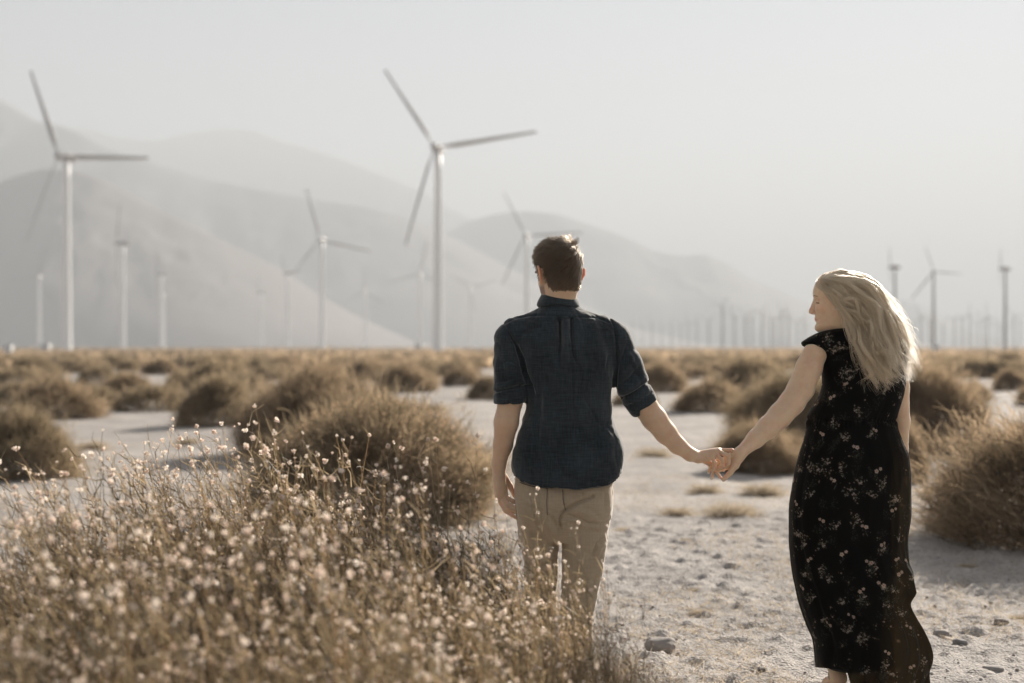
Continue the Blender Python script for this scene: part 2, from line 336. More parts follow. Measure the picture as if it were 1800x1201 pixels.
# ------------------------------------------------------------------ implicit-surface modeller (bodies and clothes as one skin)
def axis(lo, hi, step, fine=()):
    """coordinates from lo to hi; fine = [(a,b,step)] intervals with their own step"""
    out = []; x = lo
    while x < hi + step:
        out.append(x); s = step
        for a, b, st in fine:
            if a <= x < b: s = min(s, st)
        x += s
    return np.array(out)
def smin(a, b, k):
    if k <= 0: return np.minimum(a, b)
    h = np.clip(0.5 + 0.5 * (b - a) / k, 0, 1)
    return b + (a - b) * h - k * h * (1 - h)
class Field:
    def __init__(s, xs, ys, zs):
        s.xs, s.ys, s.zs = xs, ys, zs
        s.d = np.full((len(xs), len(ys), len(zs)), 0.2, np.float32)
    def box(s, lo, hi):
        r = []
        for a, l, h in zip((s.xs, s.ys, s.zs), lo, hi):
            i0 = max(0, np.searchsorted(a, l) - 1); i1 = min(len(a), np.searchsorted(a, h) + 1); r.append(slice(i0, max(i1, i0)))
        return tuple(r)
    def pts(s, b):
        return s.xs[b[0]][:, None, None], s.ys[b[1]][None, :, None], s.zs[b[2]][None, None, :]
    def add(s, fn, lo, hi, k=0.01, op='u'):
        b = s.box(lo, hi)
        if any(x.stop - x.start < 1 for x in b): return
        x, y, z = s.pts(b); d = fn(x, y, z)
        if op == 'u': s.d[b] = smin(s.d[b], d, k)
        else: s.d[b] = -smin(-s.d[b], d, k)           # subtract
    def cone(s, p, q, r0, r1, k=0.01, op='u'):
        """round cone from p to q"""
        p = np.array(p, float); q = np.array(q, float); m = max(r0, r1) + 0.03 + k
        def fn(x, y, z):
            d = q - p; L2 = max(d @ d, 1e-9)
            px, py, pz = x - p[0], y - p[1], z - p[2]
            t = np.clip((px * d[0] + py * d[1] + pz * d[2]) / L2, 0, 1)
            return np.sqrt((px - t * d[0]) ** 2 + (py - t * d[1]) ** 2 + (pz - t * d[2]) ** 2) - (r0 + (r1 - r0) * t)
        s.add(fn, np.minimum(p, q) - m, np.maximum(p, q) + m, k, op)
    def chain(s, P, r, k=0.008, op='u'):
        for i in range(len(P) - 1): s.cone(P[i], P[i + 1], r[i], r[i + 1], k, op)
    def ell(s, c, r, k=0.01, op='u', M=None):
        c = np.array(c, float); r = np.array(r, float); m = r.max() + 0.03 + k
        def fn(x, y, z):
            X, Y_, Z = x - c[0], y - c[1], z - c[2]
            if M is not None:
                X, Y_, Z = (M[0, 0] * X + M[0, 1] * Y_ + M[0, 2] * Z, M[1, 0] * X + M[1, 1] * Y_ + M[1, 2] * Z, M[2, 0] * X + M[2, 1] * Y_ + M[2, 2] * Z)
            n = np.sqrt((X / r[0]) ** 2 + (Y_ / r[1]) ** 2 + (Z / r[2]) ** 2)
            g = np.sqrt((X / r[0] ** 2) ** 2 + (Y_ / r[1] ** 2) ** 2 + (Z / r[2] ** 2) ** 2) + 1e-9
            return n * (n - 1) / g
        s.add(fn, c - m, c + m, k, op)
    def loft(s, zt, cx, cy, rx, ry, k=0.01, p=2.3, op='u', extra=None):
        """stack of superellipses: tables over z (ascending)"""
        zt = np.array(zt, float)
        o = np.argsort(zt); zt = zt[o]; cx, cy, rx, ry = [np.broadcast_to(np.array(a, float), zt.shape)[o] for a in (cx, cy, rx, ry)]
        b = s.box((np.min(cx - rx) - .04, np.min(cy - ry) - .04, zt[0] - .04), (np.max(cx + rx) + .04, np.max(cy + ry) + .04, zt[-1] + .04))
        x, y, z = s.pts(b); zz = z.ravel()
        f = lambda a: smooth_interp(zz, zt, a)[None, None, :]
        CX_, CY_, RX, RY = f(cx), f(cy), f(rx), f(ry)
        X = np.abs((x - CX_) / RX); Y_ = np.abs((y - CY_) / RY)
        n = (X ** p + Y_ ** p) ** (1 / p) + 1e-6
        gx = (X / n) ** (p - 1) / RX; gy = (Y_ / n) ** (p - 1) / RY
        d = (n - 1) / np.sqrt(gx ** 2 + gy ** 2 + 1e-9)
        d = np.maximum(d, np.maximum(zt[0] - z, z - zt[-1]))
        if op == 'u': s.d[b] = smin(s.d[b], d, k)
        else: s.d[b] = -smin(-s.d[b], d, k)
    def mesh(s, relax=2):
        return surface_nets(s.d, s.xs, s.ys, s.zs, relax)
def smooth_interp(x, xp, fp):
    """monotone-ish cubic (pchip-like) interpolation"""
    xp = np.asarray(xp, float); fp = np.asarray(fp, float); n = len(xp)
    if n < 3: return np.interp(x, xp, fp)
    h = np.diff(xp); dl = np.diff(fp) / h; m = np.zeros(n)
    for i in range(1, n - 1):
        if dl[i - 1] * dl[i] > 0:
            w1 = 2 * h[i] + h[i - 1]; w2 = h[i] + 2 * h[i - 1]; m[i] = (w1 + w2) / (w1 / dl[i - 1] + w2 / dl[i])
    m[0] = dl[0]; m[-1] = dl[-1]
    x = np.clip(x, xp[0], xp[-1]); i = np.clip(np.searchsorted(xp, x) - 1, 0, n - 2)
    t = (x - xp[i]) / h[i]; t2 = t * t; t3 = t2 * t
    return (2 * t3 - 3 * t2 + 1) * fp[i] + (t3 - 2 * t2 + t) * h[i] * m[i] + (-2 * t3 + 3 * t2) * fp[i + 1] + (t3 - t2) * h[i] * m[i + 1]
def surface_nets(D, xs, ys, zs, relax=2):
    ins = D < 0
    nx, ny, nz = D.shape
    acc = np.zeros((nx - 1, ny - 1, nz - 1), bool); alli = np.ones_like(acc)
    for a in (0, 1):
        for b in (0, 1):
            for c in (0, 1):
                v = ins[a:nx - 1 + a, b:ny - 1 + b, c:nz - 1 + c]; acc |= v; alli &= v
    act = acc & ~alli
    I = np.argwhere(act); ids = np.full(act.shape, -1, np.int32); ids[act] = np.arange(len(I))
    i, j, k = I[:, 0], I[:, 1], I[:, 2]
    sm = np.zeros((len(I), 3)); ct = np.zeros(len(I))
    corners = [(a, b, c) for a in (0, 1) for b in (0, 1) for c in (0, 1)]
    P = {}
    for (a, b, c) in corners: P[(a, b, c)] = (D[i + a, j + b, k + c].astype(float))
    for (a, b, c) in corners:
        for ax in range(3):
            if (a, b, c)[ax] == 0:
                o = [a, b, c]; o[ax] = 1; o = tuple(o)
                d0, d1 = P[(a, b, c)], P[o]; cr = (d0 < 0) != (d1 < 0)
                t = np.where(cr, d0 / np.where(cr, d0 - d1, 1), 0)
                q = np.stack([np.full(len(I), float(a)), np.full(len(I), float(b)), np.full(len(I), float(c))], -1); q[:, ax] = t
                sm += q * cr[:, None]; ct += cr
    q = sm / ct[:, None]
    vx = xs[i] + q[:, 0] * (xs[i + 1] - xs[i]); vy = ys[j] + q[:, 1] * (ys[j + 1] - ys[j]); vz = zs[k] + q[:, 2] * (zs[k + 1] - zs[k])
    v = np.stack([vx, vy, vz], -1)
    faces = []
    # edges along x: between (i,j,k)-(i+1,j,k), interior j,k
    def emit(cr0, cells, flip):
        g = [ids[c] for c in cells]; m = cr0
        f = np.stack([x[m] for x in g], -1); fl = flip[m]
        f[fl] = f[fl][:, ::-1]; faces.append(f)
    a0 = ins[:-1, 1:-1, 1:-1]; a1 = ins[1:, 1:-1, 1:-1]; m = a0 != a1
    emit(m, [(slice(None), slice(0, ny - 2), slice(0, nz - 2)), (slice(None), slice(1, ny - 1), slice(0, nz - 2)), (slice(None), slice(1, ny - 1), slice(1, nz - 1)), (slice(None), slice(0, ny - 2), slice(1, nz - 1))], ~a0)
    a0 = ins[1:-1, :-1, 1:-1]; a1 = ins[1:-1, 1:, 1:-1]; m = a0 != a1
    emit(m, [(slice(0, nx - 2), slice(None), slice(0, nz - 2)), (slice(0, nx - 2), slice(None), slice(1, nz - 1)), (slice(1, nx - 1), slice(None), slice(1, nz - 1)), (slice(1, nx - 1), slice(None), slice(0, nz - 2))], ~a0)
    a0 = ins[1:-1, 1:-1, :-1]; a1 = ins[1:-1, 1:-1, 1:]; m = a0 != a1
    emit(m, [(slice(0, nx - 2), slice(0, ny - 2), slice(None)), (slice(1, nx - 1), slice(0, ny - 2), slice(None)), (slice(1, nx - 1), slice(1, ny - 1), slice(None)), (slice(0, nx - 2), slice(1, ny - 1), slice(None))], ~a0)
    f = np.concatenate(faces); f = f[(f >= 0).all(1)]
    v = relax_mesh(v, f, relax)
    return v, f
def relax_mesh(v, f, it, lam=.5):
    e = np.concatenate([f[:, [0, 1]], f[:, [1, 2]], f[:, [2, 3]], f[:, [3, 0]]]); e = np.concatenate([e, e[:, ::-1]])
    ct = np.bincount(e[:, 0], minlength=len(v)).astype(float); ct[ct == 0] = 1
    for n in range(it):
        for l in (lam, -lam * .9 if n < it - 1 else 0):
            if l == 0: continue
            s = np.stack([np.bincount(e[:, 0], weights=v[e[:, 1], a], minlength=len(v)) for a in range(3)], -1) / ct[:, None]
            v = v + l * (s - v)
    return v
def normals(v, f):
    n = np.cross(v[f[:, 2]] - v[f[:, 0]], v[f[:, 3]] - v[f[:, 1]])
    out = np.stack([sum(np.bincount(f[:, c], weights=n[:, a], minlength=len(v)) for c in range(4)) for a in range(3)], -1)
    return unit_(out)
def unit_(a): return a / (np.linalg.norm(a, axis=-1, keepdims=True) + 1e-12)
def px_of(v):                                        # photo coordinates of world points (used only while shaping folds)
    return CX + v[:, 0] / v[:, 1] * F, HY - (v[:, 2] - CH) / v[:, 1] * F
def polydist(u, w, pts):
    """distance (in px) of (u,w) to a polyline and the parameter 0..1 along it"""
    best = np.full(len(u), 1e9); par = np.zeros(len(u)); pts = np.array(pts, float)
    L = np.concatenate([[0], np.cumsum(np.hypot(*np.diff(pts, axis=0).T))]); T = L[-1]
    for i in range(len(pts) - 1):
        a, b = pts[i], pts[i + 1]; d = b - a; l2 = d @ d
        t = np.clip(((u - a[0]) * d[0] + (w - a[1]) * d[1]) / l2, 0, 1)
        q = np.hypot(u - a[0] - t * d[0], w - a[1] - t * d[1]); m = q < best
        best[m] = q[m]; par[m] = (L[i] + t[m] * (L[i + 1] - L[i])) / T
    return best, par
def folds(v, nrm, lst, mask=None):
    """lst: (points px, width px, depth m [, taper]) - negative depth = crease, positive = ridge"""
    u, w = px_of(v); disp = np.zeros(len(v))
    for it in lst:
        pts, wd, dp = it[:3]; P = np.array(pts, float); m0 = 3.2 * wd
        m = (u > P[:, 0].min() - m0) & (u < P[:, 0].max() + m0) & (w > P[:, 1].min() - m0) & (w < P[:, 1].max() + m0)
        if mask is not None: m &= mask
        d, t = polydist(u[m], w[m], P)
        fade = 1.0 if (len(it) > 3 and it[3] == 0) else np.clip((1 - t) * 1.6, 0, 1) ** .8 if (len(it) > 3 and it[3] == 2) else np.sin(np.clip(t, 0.02, .98) * np.pi) ** .6
        disp[m] += dp * np.exp(-(d / wd) ** 2) * fade
    return v + nrm * disp[:, None]
def head_field(Fd, c, fw, scale, k=0.012, nose=1.0, jaw=1.0, female=False):
    """head: c = centre between the ears (world), fw = unit facing direction (may tilt), scale = face height factor"""
    fw = unit_(np.array(fw, float)); up = np.array([0, 0, 1.0]); sd_ = unit_(np.cross(fw, up)); up2 = np.cross(sd_, fw)
    Mx = np.stack([fw, sd_, up2])                    # local x = forward, y = to the person's right, z = up
    # profile tables: height above the ear centre -> forward extent, back extent, half width
    zt = np.array([-.125, -.112, -.100, -.088, -.078, -.068, -.058, -.048, -.035, -.020, 0.0, .015, .030, .045, .065, .085, .105, .120, .128]) * scale
    fr = PROF_F if female else PROF_M
    bk = np.array([.0, .02, .035, .045, .052, .060, .066, .073, .080, .088, .094, .098, .101, .102, .099, .088, .066, .035, .003]) * scale
    hw = np.array([.012, .026, .038, .046, .050, .054, .057, .060, .063, .066, .069, .072, .0745, .0755, .073, .065, .050, .028, .003]) * scale * jaw
    fr = np.array(fr) * scale
    m = .17 * scale
    lo, hi = np.array(c) - m, np.array(c) + m
    def fn(x, y, z):
        X, Y_, Z = x - c[0], y - c[1], z - c[2]
        a = Mx[0, 0] * X + Mx[0, 1] * Y_ + Mx[0, 2] * Z; b = Mx[1, 0] * X + Mx[1, 1] * Y_ + Mx[1, 2] * Z; h = Mx[2, 0] * X + Mx[2, 1] * Y_ + Mx[2, 2] * Z
        shp = h.shape; hh = h.ravel()
        f_ = smooth_interp(hh, zt, fr).reshape(shp); k_ = smooth_interp(hh, zt, bk).reshape(shp); w_ = smooth_interp(hh, zt, hw).reshape(shp)
        s_ = scale
        ctr = (f_ - k_) * .5 * 0
        ra = np.where(a > 0, f_, k_) + 1e-4
        # the face is flatter than an ellipse in front
        pw = np.where(a > 0, 2.35, 2.1)
        n = (np.abs(a / ra) ** pw + np.abs(b / (w_ + 1e-4)) ** pw) ** (1 / pw)
        d = (n - 1) * np.minimum(ra, w_) * .9
        d = np.maximum(d, np.maximum(-.125 * s_ - h, h - .128 * s_))
        fa = np.clip(a / (.03 * s_), 0, 1)
        # eye sockets, cheeks, mouth corners
        g = lambda b0, h0, sb, sh: np.exp(-((np.abs(b) - b0 * s_) / (sb * s_)) ** 2 - ((h - h0 * s_) / (sh * s_)) ** 2) * fa
        d = d + .0095 * g(.031, .014, .015, .010) - .0045 * g(.031, .012, .011, .007)
        d = d - .004 * g(.040, -.018, .018, .016) - .003 * g(.028, .032, .018, .006)
        d = d + .003 * g(.026, -.060, .012, .012)
        return d
    Fd.add(fn, lo, hi, k)
    L = lambda a, b, h: np.array(c) + (fw * a + sd_ * b + up2 * h) * scale
    return L, Mx
PROF_M = [.050, .078, .090, .092, .089, .091, .091, .094, .092, .092, .091, .090, .094, .098, .093, .083, .063, .034, .003]
PROF_F = [.048, .074, .086, .088, .0845, .087, .0865, .090, .088, .086, .0855, .0855, .089, .092, .088, .079, .061, .033, .003]
def face_features(Fd, L, s, female=False):
    """nose, lips, chin, lids, ears as small blended shapes"""
    n0, n1 = (.004, .0045) if female else (.005, .006)
    Fd.cone(L(.079, 0, .022), L(.094, 0, -.022), .0085 * s, .0120 * s, .008)
    Fd.cone(L(.083, 0, .020), L(.104, 0, -.022), .0060 * s, .0080 * s, .008)
    Fd.cone(L(.102, 0, -.023), L(.1065, 0, -.0285), .0082 * s, .0068 * s, .006)
    for q in (-1, 1):
        Fd.ell(L(.097, q * .0125, -.032), np.array([.010, .008, .007]) * s, .006)
        Fd.cone(L(.0890, q * .004, -.0555), L(.081, q * .019, -.0585), .0042 * s, .0022 * s, .004)
        Fd.cone(L(.0868, q * .004, -.0635), L(.080, q * .017, -.0605), .0048 * s, .0024 * s, .004)
        # eyeball under a lid
        Fd.ell(L(.070, q * .031, .011), np.array([.0125, .0125, .0120]) * s, .003)
        Fd.cone(L(.0815, q * .024, .0105), L(.076, q * .040, .009), .0022 * s, .0020 * s, .003)
    Fd.ell(L(.078, 0, -.094), np.array([.014, .018, .014]) * s, .012)
def ear(Fd, L, s, q, k=.004):
    """ear on side q (+1 = person's right)"""
    P = [L(.004, q * .072, -.026), L(-.008, q * .080, -.012), L(-.018, q * .089, .008), L(-.016, q * .092, .026), L(-.003, q * .087, .035), L(.008, q * .076, .026)]
    Fd.chain(P, np.array([.0055, .0045, .0042, .0042, .004, .0045]) * s, .003)
    Fd.ell(L(-.003, q * .074, .006), np.array([.011, .0055, .024]) * s, .004)
    Fd.cone(L(.000, q * .070, -.020), L(-.004, q * .072, .020), .008 * s, .008 * s, .006)
    for h0, a1, b1, h1 in ((-.015, -.010, .083, -.008), (-.004, -.014, .086, .004), (.006, -.016, .088, .014), (.016, -.013, .088, .024)): Fd.cone(L(.0, q * .072, h0), L(a1, q * b1, h1), .006 * s, .0032 * s, .004)
def hand(Fd, wrist, knuckles, rk, fingers, thumb, rf=.0082, k=.006, palm_r=.014):
    """wrist point, 4 knuckle points (index..little), fingers: list of point lists from each knuckle, thumb chain"""
    w_ = np.array(wrist, float)
    for i, kn in enumerate(knuckles):
        kn = np.array(kn, float); 
        Fd.cone(w_ * .85 + kn * .15 + (kn - np.mean(knuckles, 0)) * .5, kn, palm_r * 1.1, rk[i], .012)
    for i in range(3):
        a = (np.array(knuckles[i]) + np.array(knuckles[i + 1])) / 2
        Fd.cone(w_ * .6 + a * .4, w_ * .12 + a * .88, palm_r, rk[i] * .95, .010)
    for i, fg in enumerate(fingers):
        P = [np.array(knuckles[i], float)] + [np.array(p, float) for p in fg]
        r = rf * (1.0, 1.04, .98, .86)[i]
        rr_ = [r * 1.08, r * 1.0, r * .93, r * .80][:len(P)]
        Fd.chain(P, rr_, .0022)
        for p, q_ in zip(P[1:-1], rr_[1:]): Fd.ell(p, np.full(3, q_ * 1.09), .002)
    if thumb is not None:
        Fd.chain([np.array(p, float) for p in thumb], [.014, .0115, .0100, .0080][:len(thumb)], .006)
M_skin_n = None
def skin(name, c, red):
    m = N(name); g_ = m.n('ShaderNodeNewGeometry')
    nz = m.n('ShaderNodeTexNoise', {'Vector': g_.outputs['Position'], 'Scale': 22.0, 'Detail': 6.0, 'Roughness': .65})
    col = m.ramp(nz.outputs[0], [(.32, (c[0] * .95, c[1] * .88, c[2] * .85)), (.5, c), (.68, tuple(min(1, x * 1.05) for x in c))])
    n2_ = m.n('ShaderNodeTexNoise', {'Vector': g_.outputs['Position'], 'Scale': 420.0, 'Detail': 3.0})
    a = m.n('ShaderNodeAttribute', attribute_name='col')
    mx = m.n('ShaderNodeMixRGB', {'Fac': 1.0, 'Color1': col, 'Color2': a.outputs['Color']}, blend_type='MULTIPLY')
    b = m.n('ShaderNodeBump', {'Height': n2_.outputs[0], 'Strength': .4, 'Distance': .0016})
    p = m.n('ShaderNodeBsdfPrincipled', {'Base Color': mx.outputs[0], 'Roughness': .52, 'Specular IOR Level': .4, 'Normal': b.outputs[0], 'Subsurface Weight': .55, 'Subsurface Radius': (red, .25 * red, .12 * red), 'Subsurface Scale': 1.0, 'Sheen Weight': .6, 'Sheen Roughness': .25})
    return m.surf(p.outputs[0])
def cloth_mat(name, base, thread, trans=0.0, sheen=.15, sc=1.0, tcol=None):
    """woven cloth: fine crossed threads with slubs"""
    m = N(name); g_ = m.n('ShaderNodeNewGeometry')
    mp = m.n('ShaderNodeMapping', {'Vector': g_.outputs['Position'], 'Scale': (22 * sc, 22 * sc, 260 * sc)})
    mq = m.n('ShaderNodeMapping', {'Vector': g_.outputs['Position'], 'Scale': (260 * sc, 90 * sc, 18 * sc)})
    a_ = m.n('ShaderNodeTexNoise', {'Vector': mp.outputs[0], 'Scale': 1.0, 'Detail': 3.0}); b_ = m.n('ShaderNodeTexNoise', {'Vector': mq.outputs[0], 'Scale': 1.0, 'Detail': 3.0})
    s_ = m.n('ShaderNodeMath', {0: a_.outputs[0], 1: b_.outputs[0]}, operation='ADD')
    lg = m.n('ShaderNodeTexNoise', {'Vector': g_.outputs['Position'], 'Scale': 7.0, 'Detail': 3.0})
    s2 = m.n('ShaderNodeMath', {0: s_.outputs[0], 1: lg.outputs[0]}, operation='ADD')
    col = m.ramp(m.n('ShaderNodeMath', {0: s2.outputs[0], 1: 3.0}, operation='DIVIDE').outputs[0], [(.35 if sc > .9 else .27, base), (.66 if sc > .9 else .74, thread)])
    bmp = m.n('ShaderNodeBump', {'Height': s_.outputs[0], 'Strength': .35, 'Distance': .0015})
    p = m.n('ShaderNodeBsdfPrincipled', {'Base Color': col, 'Roughness': .85, 'Specular IOR Level': .2, 'Sheen Weight': sheen, 'Sheen Roughness': .4, 'Normal': bmp.outputs[0]})
    sh = p.outputs[0]
    if trans:
        t_ = m.n('ShaderNodeBsdfTranslucent', {'Color': tcol or col}); sh = m.n('ShaderNodeMixShader', {0: trans, 1: sh, 2: t_.outputs[0]}).outputs[0]
    return m.surf(sh)
def hair_obj(name, strands, mat, parent, r0=.00035, r1=.00012, loc=(0, 0, 0), lock=None):
    """strands (n, k, 3) world points -> Curves object"""
    n, k, _ = strands.shape
    cv = bpy.data.hair_curves.new(name); cv.add_curves([k] * n)
    pos = (strands - np.array(loc)).astype(np.float32)
    cv.attributes['position'].data.foreach_set('vector', pos.ravel())
    ra = cv.attributes.get('radius') or cv.attributes.new('radius', 'FLOAT', 'POINT')
    t = np.linspace(0, 1, k); rr_ = np.where(t < .5, r0, r0 + (r1 - r0) * (t - .5) * 2)
    ra.data.foreach_set('value', np.tile(rr_, n).astype(np.float32))
    if lock is not None: cv.attributes.new('lock', 'FLOAT', 'POINT').data.foreach_set('value', np.repeat(lock, k).astype(np.float32))
    cv.materials.append(mat)
    o = bpy.data.objects.new(name, cv); link(o, parent); return o
def lock_mat(name, lo, hi, dlo, dhi, rough=.28):
    m = N(name); a = m.n('ShaderNodeAttribute', attribute_name='lock')
    cc_ = m.ramp(a.outputs['Fac'], [(0, lo), (1, hi)])
    h = m.n('ShaderNodeBsdfHairPrincipled', parametrization='COLOR'); m.t.links.new(cc_, h.inputs['Color'])
    h.inputs['Roughness'].default_value = rough; h.inputs['Radial Roughness'].default_value = .4
    d = m.n('ShaderNodeBsdfDiffuse', {'Color': m.ramp(a.outputs['Fac'], [(0, dlo), (1, dhi)])})
    return m.surf(m.n('ShaderNodeMixShader', {0: .48, 1: h.outputs[0], 2: d.outputs[0]}).outputs[0])
def hair_mat(name, c, rough=.32, rnd=.25):
    m = N(name)
    hi = m.n('ShaderNodeHairInfo')
    rp = m.ramp(hi.outputs['Random'], [(0, tuple(x * (1 - rnd) for x in c)), (1, tuple(min(1, x * (1 + rnd)) for x in c))])
    h = m.n('ShaderNodeBsdfHairPrincipled', parametrization='COLOR'); m.t.links.new(rp, h.inputs['Color'])
    h.inputs['Roughness'].default_value = rough; h.inputs['Radial Roughness'].default_value = .45; h.inputs['Coat'].default_value = 0.0 if 'Coat' in h.inputs else 0
    d = m.n('ShaderNodeBsdfDiffuse', {'Color': (.19, .148, .104)})
    return m.surf(m.n('ShaderNodeMixShader', {0: .45, 1: h.outputs[0], 2: d.outputs[0]}).outputs[0])
# ================================================================== the man
YM = 5.32
def mm_(px, py, dy=0.0): return at(px, py, YM + dy)
K = YM / F                                          # metres per photo pixel at the man
zp = lambda py, Y=YM: CH + (HY - py) / F * Y
xp = lambda px, Y=YM: (px - CX) / F * Y
MAN = (xp(985), YM, 0.0)
man = empty('person', MAN); tag(man, 'man seen from behind in dark blue shirt and khaki trousers, holding the woman\'s hand', 'person')
M_mskin = skin('man_skin', (.70, .50, .345), .012)
HC = mm_(984, 487, -.005); HF = np.array([-.44, .90, -.07])
def build_man_body():
    xs = axis(xp(856), xp(1312), .0036, [(xp(860), xp(925), .002), (xp(1218), xp(1312), .002), (xp(935), xp(1035), .003)])
    ys = axis(YM - .17, YM + .26, .0045, [(YM - .06, YM + .16, .0026)])
    zs = axis(-.02, zp(408), .0036, [(-.02, zp(930), .012), (zp(922), zp(856), .002), (zp(848, YM + .1), zp(782, YM + .1), .002)])
    B = Field(xs, ys, zs)
    # torso core, pelvis, legs (under the clothes)
    B.loft([zp(p) for p in (900, 860, 800, 740, 690, 640, 600, 575, 560, 548)], [xp(p) for p in (991, 991, 996, 998, 1000, 997, 993, 990, 986, 983)], YM + np.array([0, 0, 0, .01, .02, .025, .025, .025, .02, .01]),
           [k * K for k in (72, 76, 80, 64, 62, 72, 76, 74, 55, 32)], [.085, .09, .085, .075, .07, .07, .065, .058, .052, .05], .02)
    B.chain([mm_(950, 890, .01), mm_(951, 1000, .03), mm_(954, 1090, .10), (xp(955, 5.5), YM + .17, .10)], [.07, .052, .045, .034], .02)
    B.chain([mm_(1028, 890, 0), mm_(1022, 1010, -.01), mm_(1016, 1100, -.03), (xp(1014, 5.25), YM - .07, .10)], [.07, .055, .045, .034], .02)
    B.cone((xp(955, 5.5), YM + .17, .07), (xp(950, 5.5), YM + .245, .03), .03, .022, .02)
    B.cone((xp(1014, 5.25), YM - .08, .07), (xp(1018, 5.25), YM + .08, .03), .03, .022, .02)
    # neck and head
    L, Mx = head_field(B, HC, HF, 1.05, .012, jaw=.97)
    B.cone(mm_(982, 562, .01), L(-.006, 0, -.05), .060, .054, .02)
    B.cone(mm_(978, 535, .02), L(.01, 0, -.06), .050, .050, .02)
    face_features(B, L, 1.05)
    for q in (-1, 1): ear(B, L, 1.05, q)
    # left arm (hanging) and hand
    B.chain([mm_(899, 592), mm_(899, 650), mm_(897, 705, -.01), mm_(890, 742, -.005), mm_(884, 782, .015), mm_(877, 816, .03)], [.040, .042, .045, .0455, .036, .0275], .012)
    B.cone(mm_(877, 816, .03), mm_(877, 834, .032), .0270, .0240, .012)
    w_ = mm_(877, 834, .032)
    kn = [mm_(887, 864, .030), mm_(883, 868, .018), mm_(878.5, 872, .010), mm_(875.5, 877, .006)]
    fg = [[mm_(893, 876.5, .012), mm_(902, 881.5, .010), mm_(909, 885, .014)], [mm_(891.5, 886, .0), mm_(905, 892.5, -.002), mm_(915.5, 896, .004)],
          [mm_(890, 893, -.006), mm_(905.5, 899.5, -.008), mm_(917.5, 903, -.002)], [mm_(888, 898.5, -.006), mm_(900, 906, -.008), mm_(909.5, 912, -.002)]]
    hand(B, w_, kn, [.0125, .0125, .012, .0115], fg, [mm_(886, 838, .045), mm_(896, 854, .055), mm_(904, 868, .055), mm_(911, 883, .05)], rf=.0088)
    # right arm and hand, reaching to the woman
    D = .12
    B.chain([mm_(1080, 594), mm_(1100, 645, .01), mm_(1126, 702, .02), mm_(1133, 713, .03), mm_(1150, 736, .04), mm_(1170, 761, .06), mm_(1191, 783, .08), mm_(1213, 799, .10)], [.040, .042, .045, .0465, .0465, .041, .0325, .0255], .012)
    B.cone(mm_(1213, 799, .10), mm_(1228, 803, D), .025, .0235, .012)
    kn = [mm_(1265, 792, D + .018), mm_(1262, 793.5, D + .002), mm_(1257, 797.5, D - .010), mm_(1251, 804.5, D - .016)]
    fg = [[mm_(1286, 792, D + .012), mm_(1296.5, 799.5, D + .004), mm_(1304, 806, D + .0)],
          [mm_(1281, 802, D - .014), mm_(1280.5, 815, D - .010), mm_(1273, 822.5, D + .002)],
          [mm_(1269, 809, D - .024), mm_(1270.5, 818.5, D - .018), mm_(1263, 824, D - .004)],
          [mm_(1257, 814, D - .026), mm_(1256.5, 823, D - .020), mm_(1253, 828, D - .010)]]
    hand(B, mm_(1227, 803, D), kn, [.0118, .0118, .0118, .0112], fg, [mm_(1236, 808, D + .02), mm_(1250, 816, D + .035), mm_(1262, 822, D + .045), mm_(1272, 826, D + .045)], rf=.0084)
    v, f = B.mesh(2)
    return v, f, L, Mx
mv, mf_, ML, MM = build_man_body()
def head_local(v, c, Mx, s): 
    q = (v - np.array(c)) @ Mx.T / s; return q[:, 0], q[:, 1], q[:, 2]
def paint_man(v):
    c = np.ones((len(v), 3)); a, b, h_ = head_local(v, HC, MM, 1.05)
    hd = (np.abs(a) < .15) & (np.abs(b) < .1) & (np.abs(h_) < .14)
    n = fbm(v[:, 0] * 120, v[:, 1] * 120, v[:, 2] * 120, oct=2)
    beard = hd & (h_ < -.028 + .3 * np.clip(.02 - a, 0, 1)) & (h_ > -.14) & (a > .0) & (np.abs(b) < .082)
    lips = hd & (np.abs(b) < .02) & (np.abs(h_ + .060) < .006) & (a > .085)
    wgt = np.clip((-.020 - h_) / .018, 0, 1) * np.clip((a + .008) / .02, 0, 1) * beard * (1 + .4 * n)
    c = c * (1 - .72 * np.clip(wgt, 0, 1)[:, None] * np.array([.85, .95, 1.0]))
    c[lips] = (.9, .6, .6)
    sc = hd & scalp(a, b, h_); c[sc] = np.array([.33, .27, .22])
    ear_ = hd & (np.abs(b) > .077) & (np.abs(h_) < .045) & ~sc; c[ear_] = (1.12, .82, .74)
    kn_ = hd & (np.abs(b) > .0) & False
    return c
def scalp(a, b, h_):
    th = np.interp(a, [-.12, -.05, -.036, -.022, -.014, .012, .022, .028, .045, .06, .075, .095], [-.046, -.050, -.045, -.02, .036, .036, .0, .0, .045, .062, .080, .085])
    return (h_ > th - .006) & (np.abs(b) < .0775)
me = np_mesh('body', shifted(mv, MAN), mf_); set_color(me, paint_man(mv)); mobj('body', me, M_mskin, man)
